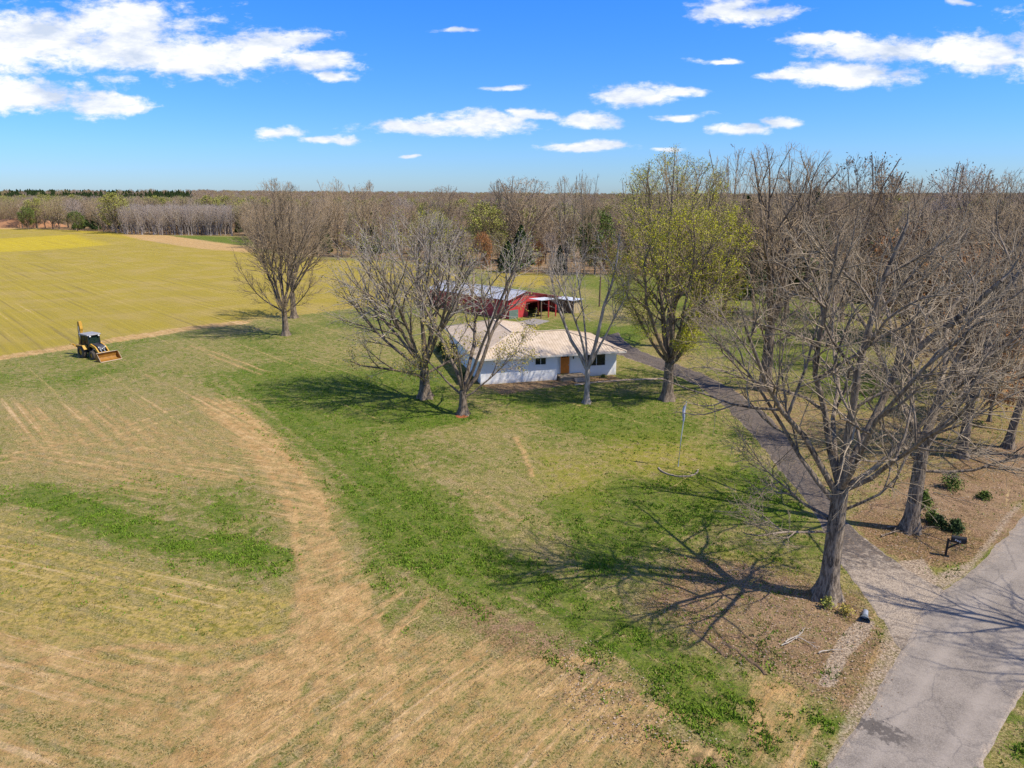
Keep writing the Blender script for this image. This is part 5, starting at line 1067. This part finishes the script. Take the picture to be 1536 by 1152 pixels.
# small evergreen shrubs
def small_shrub(u, v, h, r, label, mat=L_CEDAR, n=1500, name='evergreen_shrub'):
    h *= 0.8; r *= 0.72
    rg = np.random.default_rng(int(u)); z = rg.random(n); q = r * np.sqrt(rg.random(n)) * (1.05 - z * 0.75); a = rg.random(n) * 6.283; q = q * (1 + 0.45 * np.sin(3 * a + 7 * z) + 0.3 * np.sin(5 * a - 11 * z)) + rg.random(n) ** 6 * 0.25
    V, Q = leafquads(np.stack([q * np.cos(a), q * np.sin(a), h * (0.04 + 0.96 * z + 0.12 * np.sin(4 * a))], 1), 0.06, rg)
    o = empty(name, (*g(u, v), 0), label=label, cat='shrub')
    link('foliage', np_mesh('foliage', V, Q, None, [mat]), o); MB().tube([(0, 0, -0.1), (0, 0, h * 0.7)], [0.04, 0.015], 6).build('stem', B_DARK, o)
small_shrub(1382, 760, 1.25, 0.75, 'green evergreen shrub right beside the mossy oak trunk', L_GREEN); small_shrub(1396, 783, 0.9, 0.6, 'dark low shrub nearest the mossy oak trunk on the leafy bank', L_GREEN, 900)
small_shrub(1408, 790, 0.8, 0.55, 'small dark shrub between the oak trunk shrubs and the mailbox', L_CEDAR); small_shrub(1432, 797, 0.85, 0.6, 'dark shrub directly behind the mailbox'); small_shrub(1426, 732, 1.4, 0.95, 'larger green shrub up the bank behind the mailbox', L_GREEN, 1500)
small_shrub(1476, 748, 0.6, 0.5, 'pale green tuft on the bank near the road edge', L_GREEN, 700); small_shrub(1240, 912, 0.7, 0.35, 'small yellow-green sprout at the foot of the huge oak', L_OLIVE, 260); small_shrub(1268, 922, 0.6, 0.5, 'low ochre-green sprout right of the huge oak roots', L_BUFF, 240)
small_shrub(844, 569, 0.6, 0.6, 'little green shrub beside the front stoop', L_GREEN, 900); small_shrub(905, 566, 0.35, 0.4, 'tiny green plant under the front window', L_GREEN, 400)
small_shrub(676, 537, 2.0, 1.6, 'dark round evergreen bush against the shaded side wall of the house', L_CEDAR, 5200); small_shrub(664, 528, 1.5, 1.3, 'lower dark bush left of the round bush by the side wall', L_CEDAR, 3600); small_shrub(700, 572, 1.2, 1.0, 'dark bush at the front left corner of the house', L_CEDAR, 2600)
# low earth ridges left by a wheel
def ridge_(pts, label, seed):
    P_ = np.array([g(*p) for p in pts]); d = np.concatenate([[0], np.cumsum(np.hypot(*np.diff(P_, axis=0).T))]); s_ = np.arange(0, d[-1], 0.12); X = np.interp(s_, d, P_[:, 0]); Y = np.interp(s_, d, P_[:, 1])
    h = 0.02 + 0.06 * fbm(s_, s_ * 0 + seed, 0.5, 3, seed); n = len(s_); V = []
    tx = np.gradient(X); ty = np.gradient(Y); L = np.hypot(tx, ty); px, py = -ty / L, tx / L; wv_ = 0.06 + 0.08 * fbm(s_, s_ * 0, 0.7, 3, seed + 3); off = (fbm(s_, s_ * 0, 1.2, 3, seed + 6) - 0.5) * 0.3
    for j, (a, k) in enumerate(((-1.3, -0.03), (-0.6, 0.8), (0.1, 1.0), (0.7, 0.6), (1.3, -0.03))): V.append(np.stack([X + px * (off + a * wv_), Y + py * (off + a * wv_), np.where(k < 0, -0.03, h * k)], 1))
    V = np.stack(V, 1); ix = np.arange(n * 5).reshape(n, 5); q = np.stack([ix[:-1, :-1], ix[:-1, 1:], ix[1:, 1:], ix[1:, :-1]], -1).reshape(-1, 4)
    link('dirt_ridge', np_mesh('dirt_ridge', V, q, None, [M_MUD]), kind='stuff', label=label, cat='dirt')
M_MUD = simple('dark_clods', (0.17, 0.11, 0.06), 0.95, 0.5, 9, bump=0.6)
ridge_([(1034, 944), (1060, 962), (1095, 988)], 'dark ridge of clods cut in the lawn by a wheel, left one', 3); ridge_([(1085, 963), (1110, 975), (1135, 997), (1150, 1016)], 'dark ridge of clods cut in the lawn by a wheel, right one', 8)
mb = MB(); mb.tube([(0, 0, -0.05), (0, 0, 0.03), (0, 0, 0.09)], [0.7, 0.5, 0.15], 14); mb.build('clay_mound', simple('orange_clay', (0.33, 0.10, 0.035), 0.95, 0.3, 6), label='little patch of orange clay at the foot of the leaning tree', cat='clay patch', loc=(*g(693, 624), 0))
# far clay bank
xx, yy = g(22, 341); V = []; n = 24
for j in range(9):
    for k in range(n): a = 2 * pi * k / n; q = 1 - j / 8; V.append((xx + 27 * q * cos(a) * (1 + 0.1 * sin(3 * a)), yy + 6 + 12 * q * sin(a), 5.2 * (1 - q ** 2.2) + (0 if j else -0.3)))
q = [(j * n + k, j * n + (k + 1) % n, (j + 1) * n + (k + 1) % n, (j + 1) * n + k) for j in range(8) for k in range(n)]
link('hill', np_mesh('hill', V, q, None, [simple('orange_clay_bank', (0.34, 0.17, 0.08), 0.95, 0.3, 0.15)], smooth=True), kind='structure')
# ---------------------------------------------------------------- ground litter and tufts
def scatter(n, y0, y1, seed, smax=0.82):
    rg = np.random.default_rng(seed); Y = y0 * (y1 / y0) ** rg.random(n); X = rg.uniform(-smax, smax, n) * (Y + 3); return X, Y, rg
def offroad(X, Y):
    keep = np.ones(X.shape, bool)
    rd = pxpoly([(1232, 1152), (1345, 960), (1345, 985), (1300, 905), (1225, 780), (1128, 655), (1045, 578), (935, 540), (900, 508), (930, 500), (1005, 541), (1100, 582), (1180, 648), (1262, 770), (1362, 846), (1400, 880), (1440, 862), (1536, 758), (1640, 660), (2200, 640), (1600, 950), (1512, 1088), (1482, 1152)])
    keep &= sdist(X, Y, rd) < -0.1
    hx = (X - HO[0]) * cos(HA) + (Y - HO[1]) * sin(HA); hy_ = -(X - HO[0]) * sin(HA) + (Y - HO[1]) * cos(HA)
    keep &= ~((hx > -0.2) & (hx < 15.2) & (hy_ > -0.3) & (hy_ < 18.3)); return keep
def blades(X, Y, h, w_, rg, per=3, lean=0.5):
    n = len(X) ; X = np.repeat(X, per) + rg.normal(0, 0.05, n * per); Y = np.repeat(Y, per) + rg.normal(0, 0.05, n * per); h = np.repeat(h, per) * rg.uniform(0.6, 1.3, n * per); a = rg.random(n * per) * 6.283
    dx, dy = np.cos(a), np.sin(a); lx, ly = rg.normal(0, lean, n * per) * h, rg.normal(0, lean, n * per) * h; w_ = w_ * (0.7 + 0.6 * rg.random(n * per))
    V = np.stack([np.stack([X - dx * w_, Y - dy * w_, h * 0 - 0.02], 1), np.stack([X + dx * w_, Y + dy * w_, h * 0 - 0.02], 1), np.stack([X + lx, Y + ly, h], 1)], 1).reshape(-1, 3)
    return V, np.arange(len(V)).reshape(-1, 3)
G_A = leafmat('grass_blades', (0.08, 0.16, 0.010), (0.19, 0.27, 0.025)); G_B = leafmat('straw_blades', (0.36, 0.27, 0.12), (0.20, 0.16, 0.06))
X, Y, rg = scatter(230000, 19, 95, 41); mk_s = masks(X, Y); clump = np.clip((fbm(X, Y, 0.8, 3, 55) - 0.36) * 3.2, 0, 1)
keep = (rg.random(len(X)) < np.clip(mk_s[0] * 1.5 - 0.28, 0, 1) * clump) & offroad(X, Y)
V, Tq = blades(X[keep], Y[keep], 0.05 + 0.06 * clump[keep], 0.02 + 0.0003 * Y.mean(), rg, 4)
link('grass', np_mesh('grass', V, None, Tq, [G_A]), kind='stuff', label='short green grass tufts over the yard', cat='grass')
X, Y, rg = scatter(120000, 19, 85, 42); mk_s = masks(X, Y); clump = np.clip((fbm(X, Y, 0.7, 3, 56) - 0.4) * 3, 0, 1)
keep = (rg.random(len(X)) < np.clip(0.85 - mk_s[0] * 0.9 - mk_s[2] * 0.45 - mk_s[4], 0, 1) * clump) & offroad(X, Y)
V, Tq = blades(X[keep], Y[keep], np.full(keep.sum(), 0.08), 0.02, rg, 3, 1.0)
link('dry_grass', np_mesh('dry_grass', V, None, Tq, [G_B]), kind='stuff', label='dry straw coloured grass stubble between the green', cat='grass')
X, Y, rg = scatter(150000, 21, 80, 43); mk_s = masks(X, Y)
keep = (rg.random(len(X)) < np.clip(mk_s[3] * np.where(X < 2, 0.12, 1.0) * (Y < 70), 0, 1)) & (offroad(X, Y) | (rg.random(len(X)) < 0.14))
c3 = np.stack([X[keep], Y[keep], rg.uniform(0.02, 0.07, keep.sum())], 1); V, Q = leafquads(c3, 0.036, rg, 0.75)
V[:, 2] = np.maximum(V[:, 2], 0.04)
mi = rg.integers(0, 3, len(Q))
link('leaf_litter', np_mesh('leaf_litter', V, Q, None, [leafmat('litter_tan', (0.33, 0.21, 0.11), (0.25, 0.15, 0.07)), leafmat('litter_brown', (0.11, 0.06, 0.03), (0.18, 0.10, 0.055)), leafmat('litter_grey', (0.42, 0.33, 0.25), (0.30, 0.23, 0.18))], mi), kind='stuff', label='brown fallen leaves and twigs scattered under the oaks and on the bank', cat='leaf litter')
